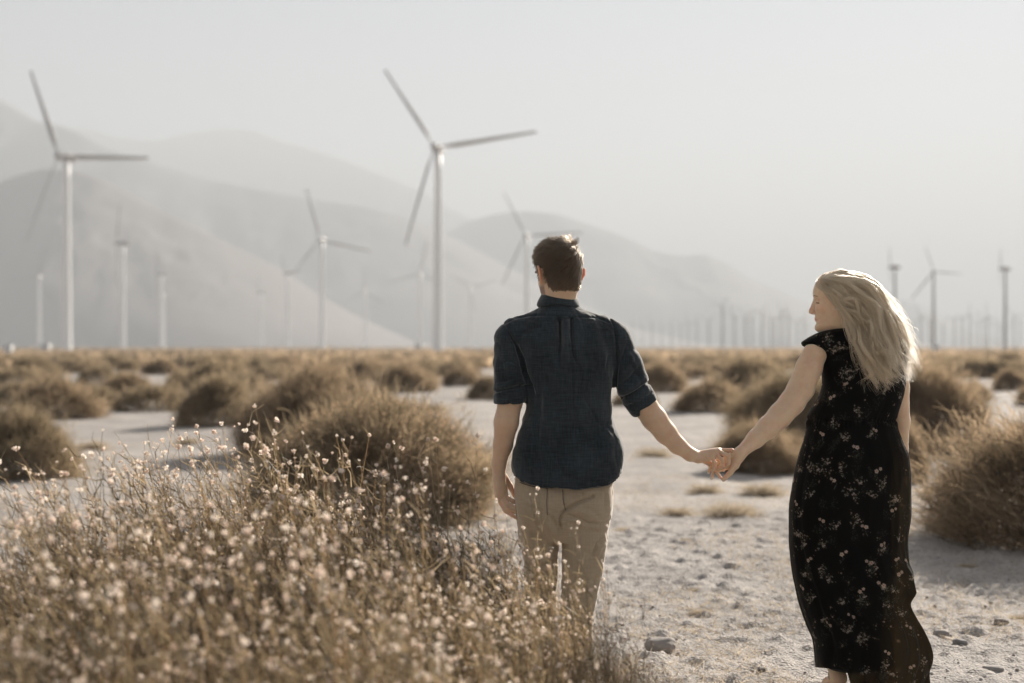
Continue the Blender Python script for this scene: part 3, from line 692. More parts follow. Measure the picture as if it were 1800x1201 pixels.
# ------------------------------------------------------------------ his hair
def man_hair():
    rng = np.random.default_rng(8)
    nr = normals(mv, mf_); a, b, h_ = head_local(mv, HC, MM, 1.05)
    ok = (np.abs(a) < .15) & (np.abs(b) < .083) & (h_ < .15) & (h_ > -.1) & scalp(a, b, h_)
    I = np.nonzero(ok)[0]
    n = 21000; p = rng.choice(I, n); P = mv[p] + rng.normal(size=(n, 3)) * .0012; Nn = nr[p]
    a, b, h_ = a[p], b[p], h_[p]
    fw, sdv, up = MM
    top = np.clip((h_ - .055) / .04, 0, 1); nape = np.clip((-h_ + .005) / .05, 0, 1); side = np.clip((np.abs(b) - .050) / .02, 0, 1) * (1 - top)
    Ln = (.026 + .014 * top) * (1 - .72 * nape) * (1 - .62 * side) * rng.uniform(.7, 1.15, n) * (1 - .4 * np.clip((np.abs(b) - .03) / .03, 0, 1) * np.clip((h_ - .04) / .04, 0, 1))
    # the flow: from the whorl at the crown, down the back and forward over the top
    crown = np.array([-.040, .022, .105]); loc = np.stack([a, b, h_], -1) - crown
    flow = unit_(loc) ; swirl = np.cross(np.tile([0, 0, 1.0], (n, 1)), flow)
    dl = flow + .35 * swirl + np.array([0, 0, -.35]) * (1 - top)[:, None] + np.array([.5, 0, .15]) * top[:, None]
    dl[:, 1] += -.75 * np.clip((h_ + .03) / .06, 0, 1)
    cl = np.stack([fbm(a * 60, b * 60, h_ * 60, oct=2, s=s_) for s_ in (1, 2, 3)], -1)
    dl = unit_(dl + .55 * cl)
    dw = dl[:, :1] * fw + dl[:, 1:2] * sdv + dl[:, 2:] * up
    k = 7; t = np.linspace(0, 1, k)[None, :, None]
    lift = (.10 + .30 * top - .05 * nape)[:, None]
    d0 = unit_(dw + Nn * lift * 1.3); d1 = unit_(dw - Nn * .10 + rng.normal(size=(n, 3)) * .10)
    S_ = P[:, None, :] + Ln[:, None, None] * (d0[:, None, :] * (t - t * t * .6) + d1[:, None, :] * (t * t * .65))
    # stray tips on top standing in the light
    st = (rng.random(n) < .05) & (top > .5); S_[st] += (Nn[st][:, None, :] * .016 + rng.normal(size=(st.sum(), 1, 3)) * .006) * (t ** 1.5)
    cc = P[rng.choice(n, 1500, replace=False)]; cid = np.concatenate([((P[i:i + 3000, None] - cc[None]) ** 2).sum(-1).argmin(1) for i in range(0, n, 3000)])
    cm = np.zeros((1500, k, 3)); cnt_ = np.maximum(np.bincount(cid, minlength=1500), 1)
    for q in range(k):
        for ax in range(3): cm[:, q, ax] = np.bincount(cid, weights=S_[:, q, ax], minlength=1500) / cnt_
    jit = rng.normal(size=(1500, 1, 3)) * .003; pull = .62 * np.clip(t, 0, 1) ** 1.1
    S_ = S_ + (cm[cid] + jit[cid] * t - S_) * pull
    hair_obj('hair', S_, hair_mat('brown_hair', (.085, .062, .042), .25, .35), man, .00042, .00018, MAN)
man_hair()
# ------------------------------------------------------------------ his shirt
M_shirt = cloth_mat('chambray_cloth', (.0088, .0128, .0150), (.050, .063, .073), .0, .5)
def build_shirt():
    st = .0027
    S_ = Field(axis(xp(862), xp(1164), st), axis(YM - .17, YM + .19, .0036), axis(zp(882), zp(522), st))
    # shoulders and sleeves
    S_.chain([mm_(899, 598), mm_(898, 640, -.002), mm_(899, 676, -.008)], [.0615, .066, .0665], .016)
    S_.chain([mm_(899, 676, -.008), mm_(898, 694, -.012)], [.0665, .061], .012)
    S_.chain([mm_(1078, 596), mm_(1098, 642, .01), mm_(1113, 680, .015), mm_(1119, 694, .018)], [.062, .065, .063, .055], .016)
    # rolled cuffs: thicker bands
    S_.chain([mm_(898.5, 692, -.012), mm_(897, 705, -.012)], [.0675, .0615], .003)
    S_.chain([mm_(1119.5, 694, .018), mm_(1129, 710, .024)], [.0640, .0595], .003)
    v0 = mm_(897, 704, -.012); v1 = mm_(1129, 710, .024)
    def cut(p, nrm):
        nrm = unit_(np.array(nrm, float))
        def fn(x, y, z): return -((x - p[0]) * nrm[0] + (y - p[1]) * nrm[1] + (z - p[2]) * nrm[2])
        return fn
    # cut the sleeve ends square and hollow them
    p = mm_(897, 709, -.012); S_.add(cut(p, (.02, .05, -1)), (p[0] - .085, p[1] - .12, p[2] - .09), (p[0] + .058, p[1] + .12, p[2] + .004), .003, 's')
    p = mm_(1132.5, 714, .026); dd = unit_(mm_(1133, 713) - mm_(1110, 675)); S_.add(cut(p, (dd[0], .1, dd[2])), p - .09 + np.array([.075, 0, 0]), p + .09, .003, 's')
    S_.cone(mm_(898, 698, -.012), mm_(896, 730, -.012), .050, .056, .003, 's')
    S_.cone(mm_(1126, 704, .022), mm_(1142, 731, .035), .049, .056, .003, 's')
    T_ = [(885, 905, 1086, .140), (850, 900, 1090, .140), (835, 898, 1094, .139), (820, 897, 1096, .136), (800, 899, 1098, .126), (780, 905, 1094, .124), (760, 911, 1086, .120), (740, 917, 1079, .116), (715, 925, 1076, .116), (690, 922, 1079, .118), (650, 914, 1082, .126), (620, 906, 1083, .130), (600, 902, 1083, .128), (585, 902, 1081, .118), (572, 908, 1073, .104), (560, 922, 1054, .090), (550, 938, 1034, .080), (540, 950, 1016, .073), (528, 958, 1006, .064)]
    S_.loft([zp(t[0]) for t in T_], [xp((t[1] + t[2]) / 2) for t in T_], YM + .005, [(t[2] - t[1]) / 2 * K for t in T_], [t[3] for t in T_], .008, 2.25)
    S_.chain([mm_(950, 561), mm_(908, 585), mm_(899, 600)], [.040, .052, .060], .028)
    S_.chain([mm_(1018, 560), mm_(1060, 580), mm_(1078, 598)], [.040, .050, .060], .028)
    # curved shirt-tail hem
    hx = np.array([890, 899, 906, 916, 932, 955, 985, 1015, 1045, 1070, 1084, 1094, 1104]); hy = np.array([806, 829, 840, 848, 854, 858.5, 861, 861, 859, 854, 846, 832, 812])
    x, y, z = S_.pts((slice(None),) * 3)
    hz = CH + (HY - np.interp(x / y * F + CX, hx, hy)) / F * y; S_.d = np.maximum(S_.d, (hz - z) * .8).astype(np.float32)
    v, f = S_.mesh(2); nr = normals(v, f)
    back = nr[:, 1] < .35
    v = v + nr * (.0034 * fbm(v[:, 0] * 15, v[:, 1] * 11, v[:, 2] * 6.5, oct=3, s=3) - .0042 * np.maximum(0, .22 - np.abs(fbm(v[:, 0] * 9 + v[:, 2] * 5, v[:, 1] * 8, v[:, 2] * 6 - v[:, 0] * 4, oct=3, s=31))) / .22 + .0007 * fbm(v[:, 0] * 70, v[:, 1] * 50, v[:, 2] * 45, oct=2, s=9))[:, None]
    sl = np.abs(px_of(v)[0] - 990) > 88
    fo = [([(984, 562), (985, 600), (983, 650)], 5.0, -.021, 2), ([(1004, 560), (1004, 588), (1008, 625), (1022, 656)], 3.0, -.012, 2), ([(994, 562), (995, 610), (993, 655)], 5, .005, 2), ([(974, 640), (984, 650), (994, 640)], 4, .003), ([(972, 585), (968, 640), (962, 700)], 7, -.005),
          ([(1005, 640), (1007, 690), (1007, 715)], 2.0, -.004), ([(952, 660), (946, 740), (938, 800)], 7, -.006), ([(962, 650), (956, 740)], 6, .0035),
          ([(887, 569), (905, 560), (933, 555), (980, 555), (1007, 557.5), (1050, 558), (1070, 567)], 1.7, -.0022, 0), ([(887, 565), (905, 556), (933, 551), (980, 551), (1007, 553), (1050, 554), (1070, 563)], 3, .0006, 0),
          ([(880, 562), (884, 569), (893, 584), (900, 597)], 1.9, -.003, 0), ([(893, 584), (908, 608), (917, 633), (922, 655), (933, 680), (940, 700)], 3.4, -.015), ([(890, 580), (900, 585), (914, 605), (919, 625)], 3.2, .0035),
          ([(1070, 555), (1076, 566), (1081, 580), (1083, 600)], 1.9, -.003, 0), ([(1081, 580), (1084, 608), (1083.5, 650), (1079, 692), (1077, 710)], 3.2, -.013), ([(1052, 560), (1062, 590), (1070, 620), (1073, 660)], 7, -.004), ([(1068, 600), (1066, 650), (1070, 690)], 6, .003),
          ([(876, 642), (893, 633), (914, 641)], 3.5, -.0045), ([(880, 650), (900, 643), (915, 650)], 4, .003), ([(868, 672), (888, 669), (903, 664), (918, 665)], 3.5, -.005), ([(872, 684), (892, 679), (905, 672)], 4, .0045), ([(898, 660), (915, 668), (926, 682)], 3.5, .004), ([(900, 682), (918, 675), (931, 684)], 3, -.005), ([(884, 600), (892, 625), (905, 640)], 4, -.0035),
          ([(866, 690), (880, 686), (898, 683), (925, 679), (934, 677)], 2.6, -.009, 0), ([(884, 692), (905, 700), (925, 697)], 2, -.0025),
          ([(1085, 648), (1098, 622), (1104, 603)], 4, -.006), ([(1090, 660), (1106, 640), (1114, 622)], 4.5, .0045), ([(1088, 680), (1108, 664), (1124, 645)], 3.5, -.006), ([(1090, 692), (1115, 678), (1134, 660)], 4, .005), ([(1100, 610), (1112, 635), (1122, 655)], 3.5, .003),
          ([(1085, 702), (1103, 697), (1118, 689), (1135, 677), (1143, 671)], 2.6, -.0100, 0), ([(1108, 712), (1125, 706), (1148, 690)], 2.2, -.0028, 0), ([(1100, 716), (1112, 712)], 3, -.003),
          ([(1078, 742), (1050, 765), (1020, 780)], 9, -.004), ([(1088, 775), (1065, 800), (1030, 815)], 9, .004), ([(925, 745), (945, 770), (980, 790)], 9, -.004), ([(912, 790), (930, 815), (960, 830)], 8, .0035), ([(1040, 700), (1045, 760), (1060, 820)], 10, -.004), ([(990, 730), (985, 800), (990, 850)], 12, -.003), ([(1015, 620), (1030, 660), (1050, 690)], 8, .003), ([(940, 600), (935, 640), (942, 690)], 8, .003),
          ([(901, 838), (916, 845), (932, 851), (955, 855.5), (985, 858), (1015, 858), (1045, 856), (1070, 851), (1086, 843)], 1.7, -.0022, 0)]
    fo = [(f_[0], f_[1], f_[2] * (1.5 if f_[1] > 3.3 else 1.15)) + tuple(f_[3:]) for f_ in fo]
    v = folds(v, nr, fo, back)
    # small pucker along the hem stitching
    u, w_ = px_of(v); hyv = np.interp(u, hx, hy); m = (np.abs(w_ - hyv) < 6)
    v[m] += nr[m] * (.0012 * np.sin(u[m] * 1.9) * np.exp(-((w_[m] - hyv[m] + 2) / 3) ** 2))[:, None]
    return v, f
sv, sf = build_shirt()
shirt = mobj('shirt', np_mesh('shirt', shifted(sv, MAN), sf), M_shirt, man)
def ring_band(rings, thick):
    """closed band with thickness from a stack of rings (list of (n,3)), inner side offset towards the axis"""
    c = [r.mean(0) for r in rings]
    inner = [r + unit_(cc - r) * thick for r, cc in zip(rings, c)]
    seq = rings + inner[::-1] + [rings[0]]
    v, q, t = ring_loft(seq, cap=False); return v, q
def collar():
    n = 96; th = np.linspace(0, 2 * np.pi, n, endpoint=False)
    def rg(px, py, rx, ry, dy, drop):                # front opens lower
        x = np.cos(th) * rx; y = np.sin(th) * ry
        base = mm_(px, py, 0); fr = np.clip(np.sin(th), 0, 1)
        wob = .0012 * np.sin(th * 5 + px)
        return np.stack([base[0] + x * (1 + wob), YM + dy + y, base[2] - drop * fr ** 1.5 + .003 * np.sin(th * 3)], -1)
    # stand rises inside, leaf folds over outside
    rings = [rg(981.5, 538, .0815, .083, .008, .03), rg(981.5, 533, .081, .082, .008, .03), rg(981.5, 527, .075, .077, .008, .028), rg(981.5, 520, .0665, .069, .008, .028), rg(981.5, 517, .0635, .066, .008, .028), rg(981.5, 518, .0605, .063, .008, .03), rg(981.5, 540, .060, .062, .008, .03)]
    v, q, t = ring_loft(rings, cap=False)
    o = mobj('collar', np_mesh('collar', shifted(v, MAN), q), M_shirt, shirt); s = o.modifiers.new('s', 'SOLIDIFY'); s.thickness = .0022; s.offset = -1
    o2 = o.modifiers.new('b', 'SUBSURF'); o2.levels = 1; o2.render_levels = 1
collar()
def strip(name, pts, wd, thk, mat, parent, org, yoff=-.0015, surf=None):
    """thin sewn strip through world points"""
    P = np.array(pts, float); d = unit_(np.gradient(P, axis=0)); side = unit_(np.cross(d, [0, -1, 0.0]))
    rings = []
    for p, s_ in zip(P, side):
        o_ = np.array([0, -1, 0]) * thk
        rings.append(np.stack([p + s_ * wd, p + s_ * wd + o_, p - s_ * wd + o_, p - s_ * wd]))
    v, q, t = ring_loft(rings); return mobj(name, np_mesh(name, shifted(v, org), q, t, smooth=False), mat, parent)
def snap_y(px, py, off=.002, V_=None):               # point on the back of the shirt at a photo position
    u, w_ = px_of(V_); d = (u - px) ** 2 + (w_ - py) ** 2 + 1e3 * (V_[:, 1] > YM + .02); i = np.argmin(d); Y = V_[i, 1] - off
    return at(px, py, Y)
strip('hanging_loop', [snap_y(x, y, .002, sv) for x, y in ((981, 552), (984, 557), (988, 559.5), (995, 559), (1001, 559.5), (1005, 556.5), (1006, 552))], .0022, .003, M_shirt, shirt, MAN)
# ------------------------------------------------------------------ his trousers
M_khaki = cloth_mat('khaki_twill', (.40, .315, .215), (.56, .455, .33), .10, .6, .8)
M_seam = plain('dark_stitching', (.05, .04, .03), .8)
def build_trousers():
    xs = axis(xp(895), xp(1092), .0032); ys = axis(YM - .20, YM + .34, .0045); zs = axis(.045, zp(800), .0034)
    T_ = Field(xs, ys, zs)
    tb = [(950, 928, 1058, .080), (926, 914, 1070, .108), (905, 908, 1076, .120), (885, 905, 1079, .122), (865, 904, 1079, .116), (845, 905, 1078, .108), (822, 908, 1078, .106)]
    T_.loft([zp(t[0]) for t in tb], [xp((t[1] + t[2]) / 2) for t in tb], YM + .01, [(t[2] - t[1]) / 2 * K for t in tb], [t[3] for t in tb], .01, 2.3)
    T_.chain([mm_(947.5, 905, .012), mm_(947, 940, .02)], [.084, .078], .014)
    T_.chain([mm_(948, 940, .02), mm_(951, 990, .03), mm_(951.5, 1010, .035), mm_(950, 1050, .06), mm_(950, 1110, .11), (xp(953, 5.5), YM + .17, .09)], [.0765, .0655, .067, .063, .061, .057], .004)
    T_.chain([mm_(1032, 905, 0), mm_(1029, 940, -.005)], [.089, .086], .014)
    T_.chain([mm_(1029, 940, -.005), mm_(1023.5, 1000, -.01), mm_(1019, 1040, -.015), mm_(1013, 1100, -.03), (xp(1014, 5.25), YM - .06, .09)], [.086, .078, .070, .063, .059], .004)
    # seat of the trousers
    T_.ell(mm_(950, 885, -.042), np.array([.075, .07, .085]), .03); T_.ell(mm_(1032, 885, -.046), np.array([.078, .07, .085]), .03)
    v, f = T_.mesh(2); nr = normals(v, f); back = nr[:, 1] < .5
    v = v + nr * (.0030 * fbm(v[:, 0] * 13, v[:, 1] * 10, v[:, 2] * 16, oct=3, s=13) - .003 * np.maximum(0, .2 - np.abs(fbm(v[:, 0] * 8, v[:, 1] * 8, v[:, 2] * 11 + v[:, 0] * 6, oct=2, s=33))) / .2 + .0008 * fbm(v[:, 0] * 60, v[:, 1] * 60, v[:, 2] * 60, oct=2, s=14))[:, None]
    fo = [([(984, 928), (983, 912), (990, 900), (1004, 890), (1020, 882), (1042, 872)], 3.2, -.010, 0), ([(988, 912), (1000, 906), (1018, 912), (1036, 921), (1055, 922), (1073, 915)], 3.2, -.007), ([(988, 918), (1010, 914), (1030, 925)], 3.5, .005), ([(998, 902), (1015, 897), (1040, 906)], 4, .004), ([(1036, 926), (1052, 930), (1070, 925)], 4, .005),
          ([(966, 905), (974, 918), (980, 935)], 3.5, -.006), ([(960, 918), (968, 930), (974, 945)], 4, .004), ([(915, 890), (935, 893), (960, 900)], 3, -.0025),
          ([(920, 992), (940, 995), (960, 994), (975, 988), (983, 983)], 3.5, -.006), ([(920, 1000), (945, 1004), (975, 998)], 4.5, .003), ([(922, 1014), (945, 1018), (980, 1008)], 4, -.005), ([(920, 982), (945, 984), (980, 976)], 5, .002),
          ([(985, 1012), (1010, 1018), (1035, 1022), (1052, 1016)], 4, -.004), ([(990, 1024), (1015, 1030), (1045, 1026)], 5, .003), ([(1062, 946), (1050, 955), (1040, 975)], 3, -.006), ([(1066, 955), (1054, 962), (1050, 980)], 4, .006), ([(1060, 980), (1045, 985), (1030, 990)], 3.5, -.005), ([(1000, 1040), (1025, 1046), (1045, 1040)], 4, -.005), ([(925, 1040), (950, 1045), (975, 1040)], 4, -.004),
          ([(1000, 930), (1005, 960), (1000, 1000)], 9, .003), ([(935, 920), (938, 955), (942, 980)], 9, .003),
          ([(989, 861), (990, 880), (994, 897)], 1.8, -.0035, 0), ([(962, 858), (961, 885), (962, 906)], 1.7, -.003, 0), ([(1065, 862), (1062, 900)], 4, -.004), ([(1022, 862), (1024, 874)], 1.6, -.002, 0)]
    # folds follow the photo position of the surface; depth changes with distance are small here
    fo = [(f_[0], f_[1], f_[2] * 1.35) + tuple(f_[3:]) for f_ in fo]
    v = folds(v, nr, fo, back); return v, f
tv, tf = build_trousers()
trs = mobj('trousers', np_mesh('trousers', shifted(tv, MAN), tf), M_khaki, man)
def near_surf(V_, px, py, off=.0012, lim=YM + .06):
    u, w_ = px_of(V_); d = (u - px) ** 2 + (w_ - py) ** 2 + 1e4 * (V_[:, 1] > lim); i = np.argmin(d); return at(px, py, V_[i, 1] - off)
def seam_line(pts, V_, name, mat, parent, wd=.0009, thk=.0012, org=None, n=22):
    P = np.array(pts, float); L_ = np.concatenate([[0], np.cumsum(np.hypot(*np.diff(P, axis=0).T))]); t = np.linspace(0, L_[-1], n)
    q = np.stack([np.interp(t, L_, P[:, 0]), np.interp(t, L_, P[:, 1])], -1)
    w3 = np.array([near_surf(V_, a, b) for a, b in q]); k = np.ones(3) / 3; w3[1:-1, 1] = np.convolve(w3[:, 1], k, 'valid')
    return strip(name, w3, wd, thk, mat, parent, org if org is not None else MAN)
seam_line([(903.5, 841.5), (908, 845), (918, 850), (935, 855), (955, 858), (963, 858.5)], tv, 'pocket_welt', M_seam, trs, .0011)
seam_line([(962, 858), (961, 885), (962, 906)], tv, 'yoke_seam', M_seam, trs, .0006)
seam_line([(989, 860), (990, 880), (994, 897)], tv, 'centre_seam', M_seam, trs, .0006)
# ------------------------------------------------------------------ his shoes
def shoe(cx, cy, rz, name, parent, org, mat, smat, ln=.145, wd=.045):
    Fd = Field(axis(-.065, .065, .005), axis(-.13, .20, .005), axis(-.012, .14, .004))
    Fd.chain([(0, -.075, .045), (0, .0, .045), (0, .09, .030), (0, .15, .022)], [.038, .038, .042, .030], .03)
    Fd.cone((0, -.06, .05), (0, -.055, .11), .040, .040, .03)
    Fd.d = np.maximum(Fd.d, -(Fd.zs[None, None, :] - .002)).astype(np.float32)
    v, f = Fd.mesh(2); sole = v[:, 2] < .018
    c, s = math.cos(rz), math.sin(rz)
    w_ = np.stack([v[:, 0] * c - v[:, 1] * s + cx, v[:, 0] * s + v[:, 1] * c + cy, v[:, 2]], -1)
    me_ = np_mesh(name, shifted(w_, org), f); o = mobj(name, me_, mat, parent); me_.materials.append(smat)
    fm = sole[f].all(1).astype(np.int32)
    if len(me_.polygons) == len(fm): me_.polygons.foreach_set('material_index', fm)
    return o
M_boot = plain('brown_leather', (.09, .05, .03), .45); M_sole = plain('dark_rubber', (.03, .028, .026), .8)
shoe(xp(955, 5.5), YM + .19, .1, 'shoe', man, MAN, M_boot, M_sole); shoe(xp(1014, 5.25), YM - .05, -.06, 'shoe', man, MAN, M_boot, M_sole)
# ================================================================== the woman
YW = 5.62; KW = YW / F
def ww(px, py, dy=0.0): return at(px, py, YW + dy)
WOM = (xp(1500, YW), YW, 0.0)
woman = empty('person', WOM); tag(woman, 'blonde woman in a long black floral dress, face turned left towards the man', 'person')
M_wskin = skin('woman_skin', (.77, .56, .385), .012)
WC = ww(1470.5, 533, .0); WF = np.array([-.965, .20, -.075]); WS = .97
def zw(p): return zp(p, YW)
def xw(p): return xp(p, YW)
HD = -.18                                           # the joined hands are a little nearer than her body
def build_woman_body():
    xs = axis(xp(1234, YW + HD), xw(1608), .0036, [(xp(1236, YW + HD), xp(1308, YW + HD), .002), (xw(1415), xw(1520), .0021)])
    ys = axis(YW - .25, YW + .21, .0045, [(YW + HD - .05, YW + HD + .06, .0022), (YW - .085, YW + .03, .0028)])
    zs = axis(-.01, zw(466), .0036, [(-.01, zw(860), .010), (zp(850, YW + HD), zp(780, YW + HD), .002), (zw(592), zw(500), .0019)])
    B = Field(xs, ys, zs)
    B.loft([zw(p) for p in (900, 840, 790, 750, 700, 650, 620, 600, 588)], [xw(p) for p in (1494, 1496, 1500, 1499, 1508, 1512, 1510, 1508, 1506)], YW,
           [k * KW for k in (78, 80, 70, 60, 60, 62, 62, 55, 36)], [.10, .11, .095, .085, .09, .09, .08, .065, .05], .02)
    B.chain([ww(1462, 890), ww(1460, 1000, .0), ww(1466, 1090, .0), ww(1468, 1170, -.02)], [.075, .055, .045, .030], .02)
    B.chain([ww(1535, 890), ww(1545, 1000, .05), ww(1552, 1090, .08), ww(1560, 1190, .12)], [.075, .055, .045, .030], .02)
    # feet: the near one steps off with its heel raised
    B.chain([ww(1468, 1170, -.02), ww(1474, 1192, -.03), ww(1458, 1203, .03), ww(1446, 1213, .10)], [.030, .030, .027, .022], .015)
    B.chain([ww(1560, 1190, .12), (xw(1560), YW + .12, .035), (xw(1552), YW + .20, .028)], [.030, .032, .024], .015)
    L, Mx = head_field(B, WC, WF, WS, .010, female=True)
    B.cone(ww(1500, 606, .01), L(-.030, 0, -.050), .058, .047, .022)
    B.cone(ww(1492, 592, .0), L(-.005, .01, -.065), .042, .038, .02)
    face_features(B, L, WS, True)
    for q in (-1, 1): ear(B, L, WS, q)
    # shoulders
    B.chain([ww(1498, 602), ww(1450, 612), ww(1430, 625)], [.045, .045, .046], .03)
    B.chain([ww(1512, 604), ww(1555, 612), ww(1576, 630, .02)], [.045, .045, .044], .03)
    # arm that reaches to the man
    B.chain([ww(1431, 623, -.036), ww(1422, 647, -.038), ww(1408, 683, -.045), ww(1392, 708, -.06), ww(1371, 731, -.08), ww(1350, 752, -.11), ww(1328, 772, -.14), ww(1303, 795, -.175)], [.0465, .0505, .0515, .049, .0465, .042, .034, .0225], .012)
    B.chain([ww(1576, 632, .02), ww(1578, 682, .04), ww(1582, 740, .07), ww(1583, 790, .10), ww(1584, 815, .11), ww(1580, 845, .12)], [.045, .044, .038, .029, .024, .022], .012)
    B.cone(ww(1584, 815, .11), ww(1577, 862, .12), .022, .012, .012)
    h = HD
    W_ = ww(1301, 798, h); B.cone(ww(1303, 795, -.175), W_, .0225, .0215, .010)
    kn = [ww(1284, 821, h + .006), ww(1280, 816, h + .020), ww(1277, 811, h + .030), ww(1276, 806, h + .038)]
    fg = [[ww(1271, 824, h + .010), ww(1259.5, 829.5, h + .004), ww(1266.5, 840, h - .004)],
          [ww(1266, 821, h + .024), ww(1254, 829, h + .018), ww(1251, 841, h + .006)],
          [ww(1263, 815, h + .034), ww(1250, 820, h + .026), ww(1245.5, 831, h + .012)],
          [ww(1264, 808, h + .042), ww(1252, 812, h + .036), ww(1246, 819, h + .026)]]
    hand(B, W_, kn, [.0108, .0108, .0105, .010], fg, [ww(1299, 806, h - .010), ww(1292, 820, h - .014), ww(1283, 832, h - .012), ww(1271.5, 843.5, h - .006)], rf=.0074, palm_r=.0125)
    B.chain([W_, ww(1292, 818, h), ww(1286, 824, h + .004)], [.020, .014, .011], .010)
    v, f = B.mesh(2); return v, f, L, Mx
wv, wf_, WL, WMx = build_woman_body()
def paint_woman(v):
    c = np.ones((len(v), 3)); a, b, h_ = head_local(v, WC, WMx, WS)
    hd = (np.abs(a) < .15) & (np.abs(b) < .1) & (np.abs(h_) < .14)
    def soft(m, col, w_): 
        m = m[:, None]; return c * (1 - m) + c * np.array(col) * m
    ab = np.abs(b)
    brow_c = .0335 + .20 * (ab - .015) * (ab < .034) + (.0038 - .35 * (ab - .034)) * (ab >= .034)
    m = hd * (a > .05) * np.clip(1 - np.abs(h_ - brow_c) / .0030, 0, 1) * ((ab > .012) & (ab < .050)); c = soft(np.clip(m * 1.3, 0, 1), (.35, .28, .24), 0)
    lash_c = .0075 - 6.0 * (ab - .031) ** 2 * 3
    m = hd * (a > .055) * np.clip(1 - np.abs(h_ - lash_c) / .0030, 0, 1) * ((ab > .017) & (ab < .047)); c = soft(np.clip(m * 1.6, 0, 1), (.10, .07, .06), 0)
    m = hd * (a > .055) * np.exp(-((h_ - .015) / .007) ** 2 - ((ab - .032) / .014) ** 2); c = soft(m * .6, (.72, .60, .55), 0)
    m = hd * (a > .07) * np.clip(1 - np.abs(h_ + .0595) / .0075, 0, 1) * (ab < .019); c = soft(np.clip(m * 1.3, 0, 1), (.95, .72, .68), 0)
    m = hd * np.exp(-((a - .06) / .022) ** 2 - ((h_ + .022) / .018) ** 2) * (ab > .02); c = soft(m * .5, (1.05, .80, .72), 0)
    return c
me = np_mesh('body', shifted(wv, WOM), wf_); set_color(me, paint_woman(wv)); mobj('body', me, M_wskin, woman)
# fingernails
M_nail = plain('pale_nail_polish', (.82, .70, .66), .25)
def nail(c, d, up, sz, parent, org):
    d = unit_(np.array(d, float)); up = unit_(np.array(up, float) - d * np.dot(up, d)); s_ = np.cross(d, up); th = np.linspace(0, 2 * np.pi, 14, endpoint=False)
    rings = [np.array(c) + up * hgt + (np.cos(th)[:, None] * s_ * .72 + np.sin(th)[:, None] * d) * r for r, hgt in ((sz, -.001), (sz, .0006), (sz * .7, .0014), (sz * .2, .0017))]
    part_loft('fingernail', [shifted(r, org) for r in rings], M_nail, parent)
nail(ww(1271.2, 844.2, HD - .0115), (-.8, 0, -.6), (-.2, -1, 0), .0052, woman, WOM)
nail(ww(1250.6, 841.5, HD + .0005), (-.1, 0, -1), (-.3, -1, 0), .0048, woman, WOM)
nail(ww(1245.2, 831.5, HD + .0065), (-.1, 0, -1), (-.3, -1, 0), .0046, woman, WOM)
# earring
M_pearl = plain('pearl', (.85, .80, .74), .15)
def earring():
    c = WL(-.001, -.086, -.026); th = np.linspace(0, np.pi, 9); rings = [circ(c + np.array([0, 0, math.cos(t) * .0038]) + np.array([0, -.001, 0]), X3, Y3, max(math.sin(t), .02) * .0038, max(math.sin(t), .02) * .0038, 14) for t in th[::-1]]
    part_loft('earring', [shifted(r, WOM) for r in rings], M_pearl, woman)
earring()
# ------------------------------------------------------------------ the dress
DR = [(569, 1492, 1548, .052), (575, 1474, 1558, .060), (581, 1450, 1570, .070), (588, 1431, 1580, .080), (596, 1417, 1586, .090), (603, 1409, 1590, .096), (608, 1411, 1592, .101), (613, 1424, 1593, .104), (620, 1436, 1593, .107), (629, 1442, 1593, .110), (645, 1444, 1592, .114), (670, 1446, 1591, .118), (690, 1443, 1588, .120), (708, 1433, 1583, .120), (725, 1423, 1578, .118), (738, 1419, 1575, .116), (750, 1418, 1577, .118), (775, 1413, 1586, .128), (800, 1405, 1596, .140), (850, 1394, 1600, .155), (900, 1388, 1600, .160),
      (950, 1388, 1594, .160), (985, 1391, 1596, .160), (1008, 1394, 1604, .162), (1032, 1399, 1604, .165), (1055, 1404, 1592, .165), (1078, 1411, 1601, .168), (1100, 1419, 1613, .172), (1130, 1431, 1625, .178), (1155, 1434, 1630, .180), (1180, 1436, 1627, .182), (1205, 1440, 1618, .182), (1221, 1444, 1608, .182)]
def tube(rows, nth, dz, pw=2.25, ycen=0.0, foldf=None, y0=YW):
    T = np.array([r[:4] for r in rows], float)
    # sample along the silhouette length so steep shoulders keep their resolution
    s = np.concatenate([[0], np.cumsum(np.hypot(np.diff(T[:, 0]), np.maximum(np.abs(np.diff(T[:, 1])), np.abs(np.diff(T[:, 2])))))]) * KW
    n = int(s[-1] / dz); q = np.linspace(0, s[-1], n)
    py = np.interp(q, s, T[:, 0]); Lx = smooth_interp(py, T[:, 0], T[:, 1]); Rx = smooth_interp(py, T[:, 0], T[:, 2]); ry = smooth_interp(py, T[:, 0], T[:, 3])
    th = np.linspace(0, 2 * np.pi, nth, endpoint=False)
    c, s_ = np.cos(th), np.sin(th); rr = (np.abs(c) ** pw + np.abs(s_) ** pw) ** (-1 / pw)
    cx = (Lx + Rx) / 2; rx = (Rx - Lx) / 2 * KW
    X = xw(cx)[:, None] + rx[:, None] * (c * rr)[None]; Y = y0 + ycen + ry[:, None] * (s_ * rr)[None]; Z = np.repeat(zw(py)[:, None], nth, 1)
    v = np.stack([X, Y, Z], -1)
    nrm = unit_(np.stack([c[None] * ry[:, None], s_[None] * rx[:, None], np.zeros((n, nth))], -1))
    if foldf is not None: v = v + nrm * foldf(np.tile(th, (n, 1)), np.repeat(py[:, None], nth, 1))[..., None]
    i = np.arange(n * nth).reshape(n, nth); j = np.roll(i, -1, 1)
    f = np.stack([i[:-1], i[1:], j[1:], j[:-1]], -1).reshape(-1, 4)
    return v, nrm, f, py, th
